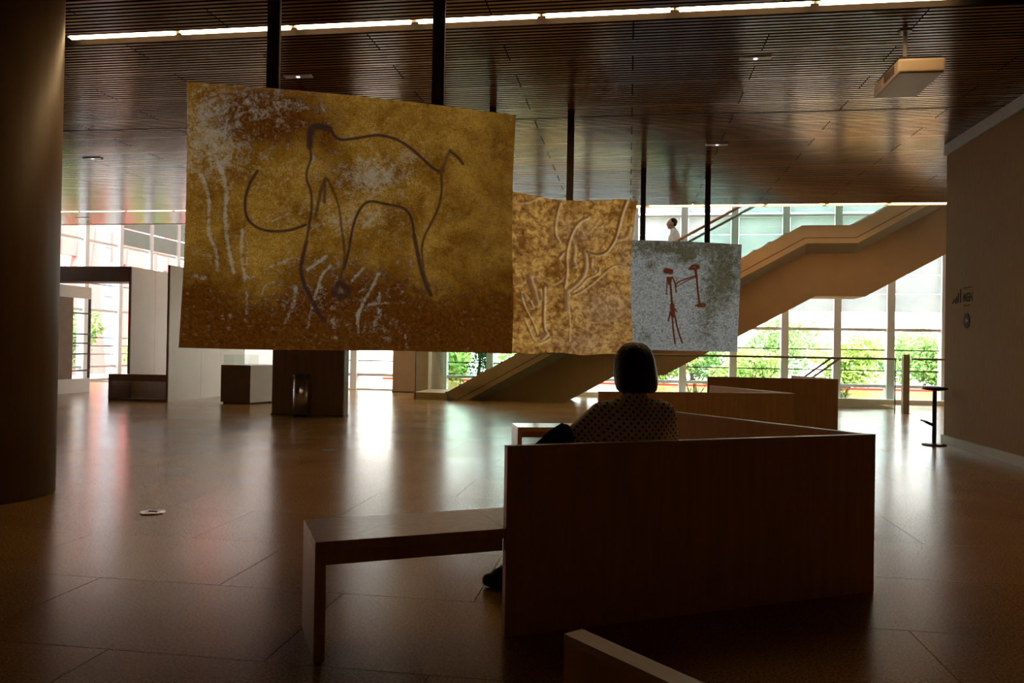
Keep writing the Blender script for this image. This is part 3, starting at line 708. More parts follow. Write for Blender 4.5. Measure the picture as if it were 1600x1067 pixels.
def bend2(U, V):
    xz = 677 + 310*U
    top = np.interp(xz, [677, 760, 803, 850, 880, 910, 945, 952, 992], [.0, .04, .045, -.02, -.03, -.025, -.01, .015, .0])
    dz = top*(1-V)**2 + .012*np.sin(23*U)*V
    dx = np.exp(-((U-1)/.12)**2)*(-.05*np.sin(np.pi*np.clip(V*1.2, 0, 1)) + .03*(1-V))
    return dx, .05*np.sin(np.pi*U), dz
screen('hanging_screen', [(-2.252, 8.85, 2.97), (0.049, 9.398, 2.962), (0.04, 9.41, 1.124), (-2.239, 8.86, 1.145)],
       [(-390, 60), (808, 88), (792, 1005), (-398, 980)], 230, 190, art2, 'picture_relief',
       'middle hanging screen, sandstone carving of a horse head', bend2, [(-1.633, 9.10, 2.9), (-0.72, 9.31, 2.9)])

# --- picture 3: two brown stick figures on grey rock
def art3(px, py):
    fg = [([(986,512),(1014,517)], 18, 1), ([(994,553),(1020,553)], 6, 1), ([(999,556),(1008,590)], 8, 1), ([(1016,556),(1012,585)], 8, 1), ([(1010,570),(1018,630),(1022,690),(1026,715)], 7, 1),
          ([(994,555),(993,610),(990,652)], 4, 1), ([(1026,550),(1042,590),(1048,638)], 5, 1), ([(1042,602),(1060,580),(1105,562),(1168,540)], 4.5, 1), ([(1046,610),(1080,590),(1120,568),(1168,550)], 3.5, .9),
          ([(1128,500),(1150,482),(1180,487),(1172,498),(1130,502)], 8, 1), ([(1162,505),(1170,545)], 8, 1), ([(1170,545),(1176,610),(1182,660),(1188,705)], 6.5, 1), ([(1166,718),(1195,710),(1218,708),(1217,720),(1180,722)], 6, 1),
          ([(1026,715),(1028,745),(1030,775)], 15, 1), ([(1014,755),(1008,785),(1004,808)], 5, 1), ([(1040,735),(1054,755)], 4, 1), ([(1026,780),(1032,850),(1040,910),(1045,942)], 5.5, 1), ([(1042,775),(1055,840),(1072,895),(1088,937)], 5.5, 1)]
    ft = [([(868,520),(850,570),(832,630),(815,672),(796,695)], 4, .6), ([(786,600),(812,625),(826,615)], 3.5, .5), ([(862,535),(885,560),(905,585)], 3, .45), ([(1215,725),(1212,800),(1208,850)], 3, .4), ([(1100,530),(1108,538)], 6, .5)]
    z = .7*blob(px, py, (895, 480), (30, 32)) + .8*blob(px, py, (1000, 370), (320, 55)) + .7*blob(px, py, (1100, 440), (70, 40)) + .75*blob(px, py, (1350, 480), (120, 200)) + .45*blob(px, py, (1230, 830), (60, 140)) + .4*blob(px, py, (1290, 640), (90, 120)) + .4*blob(px, py, (860, 900), (50, 50))
    return lines(px, py, fg), lines(px, py, ft), z
def mat3(nt, ch, noise):
    fine = noise(36, 8, .85, .3); mid = noise(11, 9, .8, .5)
    k = math_(nt, 'ADD', ch[2], math_(nt, 'MULTIPLY', math_(nt, 'SUBTRACT', mid, .5), 3.2))
    c = mixc(nt, lum(nt, gate(nt, k, .0, .75)), (0.315, 0.335, 0.325), (0.105, 0.100, 0.060))
    c = mixc(nt, lum(nt, gate(nt, fine, .42, .54)), mixc(nt, 1.0, c, (.34, .32, .27), 'MULTIPLY'), c)
    c = mixc(nt, math_(nt, 'MULTIPLY', ch[1], .6), c, (0.085, 0.075, 0.065))
    return mixc(nt, lum(nt, gate(nt, ch[0], .35, .75)), c, (0.085, 0.018, 0.006))
artmat('picture_figures', mat3, 0.26)
screen('hanging_screen', [(-0.338, 12.172, 2.885), (1.713, 12.478, 2.846), (1.67, 12.483, 1.178), (-0.352, 12.182, 1.194)],
       [(640, 322), (1443, 354), (1420, 992), (632, 972)], 220, 180, art3, 'picture_figures',
       'smallest hanging screen, grey picture of two brown stick figures', lambda U, V: (0*U, .04*np.sin(np.pi*U), .01*np.sin(np.pi*U)*(1-V)), [(0.193, 12.33, 2.8), (1.188, 12.47, 2.8)])

# ------------------------------------------------------------------ projector
pj = empty('ceiling_projector', (2.42, 7.36, 3.58)); tag(pj, 'beige ceiling-mounted projector hanging from a thin rod', 'projector')
MB().box(-0.19, 0.19, -0.34, 0.34, 0.0, 0.125).build('body', 'projector_shell', pj, 0.022, 4)
MB().box(-0.17, 0.17, -0.30, 0.30, 0.125, 0.150).build('mount_plate', 'black_rubber', pj)
c = MB()
for q in range(9): c.box(-0.196, -0.186, -0.24+q*0.03, -0.222+q*0.03, 0.03, 0.10)
c.build('vent_grille', 'projector_grille', pj)
MB().box(-0.196, -0.186, 0.08, 0.27, 0.03, 0.095).build('side_cover', 'projector_shell', pj, 0.003)
c = MB(); c.smooth = True; c.tube([(-0.06, 0.335, 0.065), (-0.06, 0.372, 0.065)], 0.045, 20); c.build('lens', 'black_rubber', pj)
MB().tube([(-0.06, -0.10, 0.150), (-0.06, -0.10, ZC-3.58+0.06)], 0.017, 12).build('rod', 'post_grey', pj)
MB().lathe([(0.055, ZC-3.58-0.014), (0.055, ZC-3.58+0.02)], (-0.06, -0.10), 20).build('ceiling_flange', 'post_grey', pj)

# ------------------------------------------------------------------ zigzag bench units
def bench(corner, ang, label):
    """corner = right-hand apex of the V at floor; ang = direction of the long back from left to right"""
    t = empty('bench', (corner[0], corner[1], 0), R(ang)); tag(t, label, 'bench', 'wooden benches set one behind another')
    TB, H = 0.034, 0.79
    def pnl(name, p, d, ln, side):
        b = MB().obox(p, d, ln, TB, 0.0, H-0.012, side).build(name, 'bench_wood', t)
        MB().obox(p, d, ln, TB+0.001, H-0.012, H, side-0.0005).build('edge_band', 'bench_edge', b)
        return b
    pnl('backrest', (-1.985, 0.0), (1, 0), 1.985, 0.0)
    an = R(99.5); pnl('side_screen', (-0.02, 0.03), (math.cos(an), math.sin(an)), 1.44, 0.0)
    y0, y1, x0, x1 = 0.036, 0.40, -2.755, -0.16
    MB().box(x0, -1.988, 0.0, y1, 0.41, 0.45).build('seat', 'bench_wood', t, 0.002)
    MB().box(-1.988, x1, y0, y1, 0.41, 0.45).build('seat', 'bench_wood', t, 0.002)
    MB().box(x0, x0+0.042, 0.0, y1, 0.0, 0.408).build('leg', 'bench_wood', t, 0.002)
    MB().box(x1-0.042, x1, y0, y1, 0.0, 0.408).build('leg', 'bench_wood', t, 0.002)
    MB().box(x0+0.044, -1.988, 0.030, 0.055, 0.352, 0.408).build('apron', 'bench_wood', t)
    MB().box(x0+0.044, x1-0.044, y1-0.055, y1-0.030, 0.352, 0.408).build('apron', 'bench_wood', t)
    return t
bench((1.24, 4.17), 29.5, 'high-backed wooden bench with the seated woman on it')
bench((1.63, 8.02), 16.5, 'orange-brown high-backed bench, next one beyond the seated woman')
bench((3.20, 12.62), 5.0, 'dark farthest high-backed bench before the glass balustrade')
bench((1.00, 0.125), 36.0, 'nearest bench, only its back panel corner shows at the bottom edge')

# ------------------------------------------------------------------ steel bin, stool, floor boxes
t = empty('waste_bin', (-5.285, 12.14, 0)); tag(t, 'tall cylindrical steel bin against the square column', 'bin')
c = MB(); c.smooth = True; c.lathe([(0.135, 0.015), (0.135, 0.64)], seg=32); c.build('body', 'steel', t)
MB().lathe([(0.138, 0.0), (0.138, 0.015)], seg=32).build('base_ring', 'black_rubber', t)
c = MB(); c.lathe([(0.139, 0.64), (0.139, 0.69), (0.11, 0.695)], seg=32); c.build('rim', 'dark_steel', t)
t = empty('bar_stool', (4.0, 11.0, 0)); tag(t, 'dark thin-seated bar stool with footrest against the right wall', 'stool')
MB().lathe([(0.15, 0.0), (0.15, 0.012), (0.13, 0.022), (0.035, 0.028)], seg=32).build('base', 'dark_steel', t)
MB().tube([(0, 0, 0.02), (0, 0, 0.72)], 0.026, 16).build('column', 'dark_steel', t)
c = MB(); c.smooth = True; c.lathe([(0.05, 0.715), (0.14, 0.728), (0.155, 0.748), (0.13, 0.765), (0.02, 0.770)], seg=32, sx=1.0, sy=1.2); c.build('seat', 'black_rubber', t)
MB().tube([(0, 0, 0.255), (-0.07, -0.02, 0.285), (-0.145, -0.05, 0.315)], [0.022, 0.020, 0.014], 10).build('footrest', 'dark_steel', t)
c = MB(); c.tube([(-0.14, -0.14, 0.318), (-0.145, 0.06, 0.318)], 0.012, 8); c.build('foot_bar', 'dark_steel', t)
t = empty('floor_socket', (-3.27, 5.04, 0)); tag(t, 'pale round socket lid set in the floor near the bench', 'floor socket')
MB().lathe([(0.085, 0.0), (0.082, 0.008), (0.05, 0.010)], seg=32).build('lid', 'steel', t); MB().box(-0.03, 0.03, -0.006, 0.006, 0.010, 0.014).build('tab', 'dark_steel', t)
t = empty('floor_socket', (-3.31, 8.39, 0)); tag(t, 'dark round socket lid set in the floor before the square column', 'floor socket')
MB().lathe([(0.085, 0.0), (0.082, 0.006), (0.05, 0.007)], seg=32).build('lid', 'bar_dark', t); MB().box(-0.03, 0.03, -0.006, 0.006, 0.007, 0.010).build('tab', 'dark_steel', t)

# ------------------------------------------------------------------ exhibition stands on the left
t = empty('exhibition_portal', (-10.3, 14.95, 0)); tag(t, 'white exhibition portal with a dark lintel and low niche box', 'exhibition stand')
MB().box(-4.2, -0.05, 0.0, 0.55, 2.43, 2.75).build('lintel', 'board_brown_shade', t)
MB().box(-0.048, 0.0, 0.003, 0.03, 0.0, 2.75).build('edge_strip', 'board_brown_shade', t)  # near edge of the white board, its shade given as colour
for y0, y1 in ((0.03, 0.86), (0.865, 1.75)): MB().box(-0.048, 0.0, y0+0.002, y1, 0.0, 2.75).build('panel', 'board_white', t)
nx = empty('niche_box', (-9.6, 14.2, 0)); tag(nx, 'low open-fronted white box with dark frame at the foot of the portal', 'box')
MB().box(-0.63, 0.62, 0.0, 0.22, 0.40, 0.53).build('top_board', 'board_brown_shade', nx)
MB().box(-0.63, 0.62, 0.0, 0.10, 0.0, 0.05).build('base_board', 'board_brown_shade', nx)
MB().box(-0.63, -0.60, 0.0, 0.70, 0.0, 0.40).build('side_board', 'board_brown_shade', nx)
for x0, x1 in ((-0.598, -0.19), (-0.185, 0.21), (0.215, 0.62)): MB().box(x0, x1, 0.67, 0.70, 0.0, 0.40).build('back_panel', 'board_white', nx)
t = empty('exhibition_wall', (-8.96, 14.18, 0)); tag(t, 'white freestanding exhibition wall right of the low niche box', 'exhibition stand')
MB().box(-0.02, 0.02, 0.0, 0.025, 0.0, 2.70).build('edge_strip', 'board_brown_shade', t)  # white wall's near edge, coloured dark for shade
for y0, y1 in ((0.027, 1.2), (1.205, 2.0), (2.005, 3.1)): MB().box(-0.02, 0.02, y0, y1, 0.0, 2.70).build('panel', 'board_white', t)
t = empty('exhibition_wall', (-12.3, 14.4, 0)); tag(t, 'white exhibition wall with a black-framed glazed opening beside the round column', 'exhibition stand')
MB().box(-0.05, 0.0, 0.0, 2.02, 0.0, 0.32).build('panel', 'board_white', t)
MB().box(-0.05, 0.0, 0.0, 2.02, 2.14, 2.41).build('panel', 'board_white', t)
MB().box(-0.05, 0.0, 0.0, 0.88, 0.322, 2.138).build('panel', 'board_white', t)
MB().box(-0.06, 0.01, 0.882, 1.42, 0.322, 2.138).build('door_leaf', 'board_brown_shade', t)
fr = MB().box(-0.05, 0.0, 1.985, 2.02, 0.322, 2.138).build('glazing_frame', 'frame_dark', t)
zs = [0.322, 0.50, 0.88, 1.12, 1.33, 1.80, 2.138]
for z in zs[1:-1]: MB().box(-0.04, 0.0, 1.42, 1.985, z-0.016, z+0.016).build('glazing_bar', 'frame_dark', fr)
for z0, z1 in zip(zs[:-1], zs[1:]): MB().box(-0.025, -0.018, 1.42, 1.985, z0+0.018, z1-0.018).build('glass_pane', 'case_glass', fr)
t = empty('display_plinth', (-7.55, 14.27, 0)); tag(t, 'brown and white box plinth under a small glass case', 'plinth')
MB().prism([(-0.33, 0.03), (0.31, -0.03), (0.60, 0.95), (-0.20, 1.0)], 'z', 0.03, 0.755).build('body', 'board_white', t)
MB().prism([(-0.335, 0.025), (0.305, -0.035), (0.305, -0.033), (-0.335, 0.028)], 'z', 0.03, 0.755).build('front_panel', 'board_brown_shade', t)
MB().prism([(-0.30, 0.06), (0.28, 0.0), (0.56, 0.92), (-0.18, 0.97)], 'z', 0.0, 0.03).build('base', 'bar_dark', t)
vt = empty('glass_case', (-7.60, 14.55, 0.756)); tag(vt, 'small clear glass display case on the box plinth', 'glass case')
for i, (a, b, c_, d) in enumerate(((-0.27, 0.27, -0.20, -0.192), (-0.27, 0.27, 0.192, 0.20), (-0.27, -0.262, -0.192, 0.192), (0.262, 0.27, -0.192, 0.192))):
    MB().box(a, b, c_, d, 0.0, 0.195).build('glass_side', 'case_glass', vt)
MB().box(-0.27, 0.27, -0.20, 0.20, 0.195, 0.203).build('glass_top', 'case_glass', vt)

# ------------------------------------------------------------------ people
def remeshed(mb, name, mats, parent, vox=0.012, smooth=6):
    """fuse overlapping volumes into one continuous skin"""
    o = mb.build(name+'_src', mats); md = o.modifiers.new('r', 'REMESH'); md.mode = 'VOXEL'; md.voxel_size = vox; md.use_smooth_shade = True
    sm = o.modifiers.new('s', 'SMOOTH'); sm.iterations = smooth; sm.factor = 0.5
    dg = bpy.context.evaluated_depsgraph_get(); dg.update()
    me = bpy.data.meshes.new_from_object(o.evaluated_get(dg)); bpy.data.objects.remove(o)
    me.materials.clear(); me.materials.append(MATS[mats]); me.name = name
    me.polygons.foreach_set('use_smooth', [True]*len(me.polygons))
    return inst(name, me, parent)
def hand(mb, w, d, up_, curl=0.5, s=1.0, flip=1):
    """palm plus five fingers from the wrist w along d; up_ = back of the hand"""
    w, d, up_ = Vector(w), Vector(d).normalized(), Vector(up_).normalized(); sd = d.cross(up_).normalized()*flip; up_ = sd.cross(d)*flip
    pc = w + d*0.045*s
    for q in (-0.027, -0.009, 0.009, 0.027): mb.cap(w + sd*q*0.7*s, w + d*0.085*s + sd*q*s, 0.013*s, 0.011*s, 8)
    for q, ln in ((-0.029, 0.058), (-0.010, 0.074), (0.010, 0.080), (0.028, 0.070)):
        p = w + d*0.088*s + sd*q*s; a = R(25)*curl*2
        for k, f in enumerate((0.45, 0.32, 0.23)):
            ang = a*(k+1)*0.8; e = p + (d*math.cos(ang) - up_*math.sin(ang))*ln*f*s; mb.cap(p, e, 0.0088*s, 0.0080*s, 8); p = e
    p = w + d*0.025*s + sd*0.030*s
    for k, (f, an) in enumerate(((0.034, 0.75), (0.026, 0.45))):
        e = p + (d*math.cos(an) + sd*math.sin(an) - up_*0.25).normalized()*f*s; mb.cap(p, e, 0.0105*s, 0.0090*s, 8); p = e
def head(mb, c, fwd, s=1.0):
    """cranium, jaw, nose, ears and neck stub; c = head centre"""
    c = Vector(c); f = Vector(fwd).normalized(); z = Vector((0, 0, 1)); x = f.cross(z).normalized()
    rot = Matrix((x, f, z)).transposed()
    P = lambda a, b, h: c + (x*a + f*b + z*h)*s
    E = lambda p, r: mb.ell(P(*p), tuple(v*s for v in r), 16, 10, rot)
    E((0, -0.012, 0.028), (0.074, 0.094, 0.088)); E((0, 0.022, -0.045), (0.058, 0.066, 0.070)); E((0, 0.062, -0.088), (0.026, 0.024, 0.024))
    E((0, 0.070, 0.020), (0.052, 0.025, 0.026)); E((0, 0.098, -0.018), (0.012, 0.020, 0.024)); E((0, 0.092, 0.002), (0.009, 0.014, 0.022))
    E((0, 0.083, -0.055), (0.024, 0.012, 0.012))
    for q in (-1, 1): E((q*0.076, -0.012, -0.012), (0.010, 0.018, 0.030)); E((q*0.040, 0.058, -0.022), (0.022, 0.022, 0.020))
    return P, x, f, z, rot
def face_bits(parent, P, rot, s=1.0):
    for q in (-1, 1):
        e = MB(); e.smooth = True; e.ell(P(q*0.031, 0.079, 0.010), (0.013*s, 0.010*s, 0.008*s), 12, 8, rot); eo = e.build('eye', 'eye_white', parent)
        e = MB(); e.smooth = True; e.ell(P(q*0.031, 0.087, 0.010), (0.006*s, 0.004*s, 0.006*s), 10, 6, rot); e.build('iris', 'ink_black', eo)
        e = MB(); e.smooth = True; e.cap(P(q*0.016, 0.091, 0.030), P(q*0.046, 0.078, 0.032), 0.004*s, 0.003*s, 8); e.build('eyebrow', 'hair_brown', parent)
    e = MB(); e.smooth = True; e.ell(P(0, 0.094, -0.055), (0.021*s, 0.006*s, 0.007*s), 12, 8, rot); e.build('mouth', 'lips', parent)

# --- seated woman, seen from behind
wo_ = empty('person', (0.03, 3.72, 0.0)); tag(wo_, 'seated person with black bob and polka-dot blouse, seen from behind', 'person')
ox, oy = -0.03, -3.72
def Wp(x, y, z): return (x+ox, y+oy, z)
b = MB()
P, hx, hf, hz_, hrot = head(b, Wp(0.032, 3.835, 1.095), (-0.35, 0.94, -0.05))
b.cap(Wp(0.03, 3.80, 0.90), Wp(0.032, 3.825, 1.03), 0.058, 0.050)
b.cap(Wp(-0.33, 3.76, 0.70), Wp(-0.50, 3.90, 0.60), 0.040, 0.027); hand(b, Wp(-0.505, 3.905, 0.597), (-0.75, 0.55, -0.28), (0, 0, 1), 0.5, 0.95, -1)
b.cap(Wp(0.215, 3.86, 0.68), Wp(0.02, 4.03, 0.63), 0.040, 0.027); hand(b, Wp(0.015, 4.033, 0.628), (-0.85, 0.50, -0.1), (0, 0, 1), 0.5, 0.95, 1)
for hip, knee, ank in (((-0.06, 3.76, .54), (-0.43, 3.99, .50), (-0.50, 3.84, .10)), ((0.10, 3.80, .54), (-0.24, 4.16, .50), (-0.27, 4.14, .10))):
    b.cap(Wp(*hip), Wp(*knee), 0.085, 0.052); b.cap(Wp(*knee), Wp(*ank), 0.050, 0.033)
b.ell(Wp(0.03, 3.76, 0.70), (0.15, 0.10, 0.25)); b.cap(Wp(-0.08, 3.79, 0.90), Wp(0.14, 3.80, 0.90), 0.05, 0.05)
b.cap(Wp(-0.12, 3.79, 0.89), Wp(-0.33, 3.76, 0.70), 0.042, 0.038); b.cap(Wp(0.16, 3.80, 0.90), Wp(0.215, 3.86, 0.68), 0.042, 0.038)
remeshed(b, 'body', 'skin', wo_, 0.008, 4); face_bits(wo_, P, hrot)
b = MB()
b.ell(Wp(0.035, 3.745, 0.60), (0.185, 0.135, 0.145)); b.ell(Wp(0.035, 3.76, 0.74), (0.180, 0.125, 0.20)); b.ell(Wp(0.03, 3.785, 0.87), (0.160, 0.100, 0.105))
b.cap(Wp(-0.105, 3.79, 0.885), Wp(0.155, 3.80, 0.895), 0.068, 0.068); b.cap(Wp(0.03, 3.79, 0.90), Wp(0.03, 3.80, 0.962), 0.085, 0.066)
b.cap(Wp(-0.115, 3.79, 0.880), Wp(-0.315, 3.76, 0.705), 0.070, 0.062); b.cap(Wp(-0.315, 3.76, 0.705), Wp(-0.46, 3.87, 0.62), 0.062, 0.046)
b.cap(Wp(0.165, 3.80, 0.885), Wp(0.198, 3.85, 0.68), 0.070, 0.060); b.cap(Wp(0.198, 3.85, 0.68), Wp(0.05, 4.005, 0.635), 0.060, 0.046)
remeshed(b, 'blouse', 'blouse_dots', wo_, 0.011, 6)
b = MB(); b.ell(Wp(0.03, 3.77, 0.542), (0.185, 0.145, 0.090))
for hip, knee, ank in (((-0.06, 3.77, .535), (-0.43, 3.99, .495), (-0.50, 3.84, .12)), ((0.10, 3.80, .535), (-0.24, 4.16, .495), (-0.27, 4.14, .12))):
    b.cap(Wp(*hip), Wp(*knee), 0.088, 0.064); b.cap(Wp(*knee), Wp(*ank), 0.062, 0.050)
remeshed(b, 'trousers', 'trousers_dark', wo_, 0.012, 5)
def shoe(p, d, parent, nm='shoe'):
    p = Vector(p); d = Vector((d[0], d[1], 0)).normalized(); b = MB()
    b.cap(p - d*0.05 + Vector((0, 0, .048)), p + d*0.12 + Vector((0, 0, .042)), 0.044, 0.040); b.cap(p + d*0.10 + Vector((0, 0, .036)), p + d*0.175 + Vector((0, 0, .034)), 0.042, 0.034)
    b.cap(p - d*0.02 + Vector((0, 0, .06)), p - d*0.015 + Vector((0, 0, .125)), 0.046, 0.050); b.cap(p + d*0.02 + Vector((0, 0, .095)), p + d*0.12 + Vector((0, 0, .060)), 0.044, 0.042)
    so = remeshed(b, nm, 'black_rubber', parent, 0.009, 4)
    n = Vector((-d.y, d.x, 0))
    for q in range(4):
        c0 = p + d*(0.03+0.028*q) + Vector((0, 0, .135-0.010*q)); l = MB(); l.smooth = True; l.cap(c0 - n*0.022, c0 + n*0.022, 0.004, 0.004, 6); l.build('lace', 'black_cloth', so)
shoe(Wp(-0.50, 3.845, 0.0), (-1.0, 0.05), wo_); shoe(Wp(-0.29, 4.15, 0.0), (-0.9, 0.4), wo_)
# bob: rings from crown to hem, open towards the face
c = MB(); c.smooth = True; seg = 40
prof = [(1.232, .030, .004, .004, .0), (1.228, .030, .040, .045, .0), (1.214, .030, .062, .072, .0), (1.188, .030, .083, .094, .0), (1.152, .030, .097, .108, .0), (1.11, .032, .104, .114, .0), (1.07, .036, .106, .112, .35), (1.035, .040, .104, .108, .45), (1.005, .042, .097, .098, .5), (.992, .043, .085, .085, .5), (.990, .043, .05, .05, .5)]
vs = []; fs = []
for z, cx, rx, ry, cut in prof:
    for k in range(seg):
        w = 2*math.pi*k/seg; dx_, dy_ = math.cos(w), math.sin(w)
        fr_ = max(0.0, dx_*hf.x + dy_*hf.y); q = 1 - cut*max(0, fr_-0.35)/0.65*1.3
        vs.append(Wp(cx + rx*dx_*q, 3.815 + ry*dy_*q, z))
for j in range(len(prof)-1):
    for k in range(seg): k2 = (k+1) % seg; fs.append((j*seg+k, j*seg+k2, (j+1)*seg+k2, (j+1)*seg+k))
fs.append(tuple(range(seg))); fs.append(tuple((len(prof)-1)*seg+k for k in range(seg-1, -1, -1)))
c._add(vs, fs); c.build('hair', 'hair_black', wo_)
# black soft bag at her left
bg_ = empty('shoulder_bag', (-0.38, 3.57, 0.45)); tag(bg_, 'black soft bag slumped on the bench beside the polka-dot sleeve', 'bag')
b = MB(); b.cap((-0.04, 0.0, 0.11), (0.04, 0.02, 0.12), 0.075, 0.10); b.cap((-0.02, 0.02, 0.20), (0.07, 0.03, 0.31), 0.085, 0.075); b.cap((-0.01, 0.0, 0.27), (0.09, 0.03, 0.36), 0.045, 0.045)
b.cap((-0.04, 0.0, 0.055), (0.06, 0.02, 0.055), 0.055, 0.055)
remeshed(b, 'bag_body', 'black_cloth', bg_, 0.012, 5)
b = MB(); b.smooth = True; b.tube([(-0.06, -0.05, 0.24), (-0.03, -0.06, 0.30), (0.03, -0.04, 0.36), (0.09, 0.0, 0.40)], 0.010, 8); b.build('strap', 'black_cloth', bg_)

# --- man walking down the stair, seen from his left side
tz = min((z for x0, x1, z in TR if x0 <= 0.98 <= x1 and z < 3), default=2.3)
mn = empty('person', (0.98, 17.72, tz)); tag(mn, 'person in a white short-sleeved shirt walking down the far stair', 'person')
HT = 4.13 - tz; k_ = HT/1.72
S = lambda x, y, z: (x*k_, y*k_, z*k_)
b = MB(); P, hx, hf, hz_, hrot = head(b, S(-0.06, 0, 1.605), (-1, -0.12, 0), k_)
b.cap(S(-0.01, 0, 1.42), S(-0.045, 0, 1.52), 0.058*k_, 0.054*k_)
b.ell(S(0.01, 0, 1.15), (0.10*k_, 0.14*k_, 0.26*k_)); b.cap(S(0, -0.14, 1.40), S(0, 0.14, 1.40), 0.055*k_, 0.055*k_)
for q, el, wr in ((-1, (0.02, -0.22, 1.12), (-0.10, -0.24, 0.90)), (1, (0.06, 0.22, 1.12), (-0.02, 0.24, 0.88))):
    b.cap(S(0, q*0.17, 1.38), S(*el), 0.048*k_, 0.040*k_); b.cap(S(*el), S(*wr), 0.040*k_, 0.027*k_); hand(b, S(*wr), (-0.35, 0, -1), (0.2, q, 0), 0.5, k_, q)
LEG = (((0.0, -0.09, 0.90), (-0.10, -0.10, 0.50), (-0.06, -0.10, 0.08)), ((0.0, 0.09, 0.90), (-0.08, 0.10, 0.49), (-0.06, 0.10, 0.08)))
for hp, kn, an in LEG: b.cap(S(*hp), S(*kn), 0.080*k_, 0.052*k_); b.cap(S(*kn), S(*an), 0.052*k_, 0.035*k_)
remeshed(b, 'body', 'skin', mn, 0.010, 3); face_bits(mn, P, hrot, k_)
b = MB(); b.ell(S(0.01, 0, 1.12), (0.135*k_, 0.165*k_, 0.27*k_)); b.ell(S(0.0, 0, 1.28), (0.13*k_, 0.175*k_, 0.17*k_)); b.cap(S(0, -0.15, 1.395), S(0, 0.15, 1.395), 0.068*k_, 0.068*k_); b.cap(S(-0.005, 0, 1.40), S(-0.025, 0, 1.475), 0.085*k_, 0.066*k_)
b.cap(S(0.01, 0, 0.92), S(0.01, 0, 1.1), 0.145*k_, 0.15*k_)
for q, el in ((-1, (0.015, -0.215, 1.17)), (1, (0.05, 0.215, 1.17))): b.cap(S(0, q*0.17, 1.38), S(*el), 0.072*k_, 0.066*k_)
remeshed(b, 'shirt', 'shirt_white', mn, 0.013, 5)
b = MB(); b.ell(S(0.0, 0, 0.90), (0.125*k_, 0.165*k_, 0.13*k_))
for hp, kn, an in LEG: b.cap(S(*hp), S(*kn), 0.095*k_, 0.070*k_); b.cap(S(*kn), S(*an), 0.070*k_, 0.058*k_)
remeshed(b, 'trousers', 'trousers_dark', mn, 0.014, 5)
for hp, kn, an in LEG: shoe(S(an[0], an[1], 0.0), (-1, 0), mn)
b = MB(); b.ell(P(0, -0.026, 0.040), (0.080*k_, 0.090*k_, 0.083*k_), 20, 14, hrot); b.cap(P(-0.05, -0.06, -0.02), P(0.05, -0.06, -0.02), 0.036*k_, 0.036*k_)
remeshed(b, 'hair', 'hair_brown', mn, 0.010, 3)

# ------------------------------------------------------------------ outdoors
struct(MB().box(-70, 70, 20.3, 110, -0.6, -0.35).build('ground', 'paving'))
struct(MB().box(-70, -16.3, -10, 20.3, -0.6, -0.35).build('ground_side', 'paving'))
def foliage(mb, c, r, n, size, rng):
    for _ in range(n):
        d = Vector((rng.gauss(0, 1), rng.gauss(0, 1), rng.gauss(0, 1))).normalized()*(0.45+0.55*rng.random()**0.5)
        p = Vector(c) + Vector((d.x*r[0], d.y*r[1], d.z*r[2])); a = Vector((rng.gauss(0, 1), rng.gauss(0, 1), rng.gauss(0, 1))).normalized(); b_ = a.orthogonal().normalized(); s = size*(0.6+0.8*rng.random())
        mb._add([p - a*s, p + b_*s*0.45, p + a*s, p - b_*s*0.45], [(0, 1, 2, 3)])
def plainbuild(mb, name, mat, parent):
    me = bpy.data.meshes.new(name); me.from_pydata(mb.v, [], mb.f); me.materials.append(MATS[mat]); return inst(name, me, parent)
def tree(x, y, h, r, mat, label, seed, n=1500, size=0.10, clumps=9):
    rng = random.Random(seed); t = empty('tree', (x, y, -0.35)); tag(t, label, 'tree', 'trees and shrubs beyond the far windows')
    b = MB(); b.tube([(0, 0, 0), (0.06*rng.uniform(-1, 1), 0, h*0.35), (0.1*rng.uniform(-1, 1), 0.05, h*0.75)], [0.06+0.012*h, 0.05, 0.02], 8); b.build('trunk', 'bark', t)
    f = MB()
    for _ in range(clumps):
        a = rng.uniform(0, 6.28); q = rng.random()**0.5*r*0.7; foliage(f, (q*math.cos(a), q*math.sin(a), h*rng.uniform(0.28, 0.85)), (r*0.5, r*0.5, h*0.20), n//clumps, size, rng)
    tag(plainbuild(f, 'foliage', mat, t), kind='stuff')
for i, (x, y, h, r, mt, lb) in enumerate([
    (-7.0, 29.2, 3.0, 1.3, 'leaf_light', 'pale green shrub outside behind the glass case'), (-6.0, 25.0, 2.0, 0.8, 'leaf_light', 'light green shrub outside left of the narrow brown column'),
    (-3.6, 28.6, 2.8, 1.3, 'leaf_light', 'bright green shrub outside above the stair foot'), (1.2, 28.6, 2.2, 1.4, 'leaf_light', 'bright green bush outside right of the seated person\'s head'),
    (4.3, 28.6, 2.0, 1.3, 'leaf_light', 'yellow-green bush outside under the grey screen'), (7.4, 28.4, 2.6, 1.4, 'leaf_light', 'bright green bush outside behind the balustrade end'),
    (10.4, 28.6, 2.6, 1.2, 'leaf_mid', 'mid green bush outside beside the grey post'), (13.1, 28.8, 2.4, 1.4, 'leaf_light', 'pale green bush outside by the right wall'),
    (6.2, 33.0, 3.6, 1.6, 'leaf_mid', 'taller mid green tree farther out behind the balustrade'), (2.6, 33.0, 2.8, 1.7, 'leaf_mid', 'darker bush farther out behind the twiggy shrubs'), (11.0, 33.0, 3.2, 1.8, 'leaf_mid', 'darker bush farther out toward the right wall')]):
    tree(x, y, h*0.82, r, mt, lb, 20+i, 2200, 0.11, 14)
tree(-4.0, 20.75, 2.1, 0.50, 'leaf_dark', 'dark ivy-like shrub close outside the window beside the slim white column', 40, 1500, 0.045, 10)
tree(-20.2, 25.5, 3.4, 1.2, 'leaf_mid', 'green tree outside seen through the black-framed opening', 41)
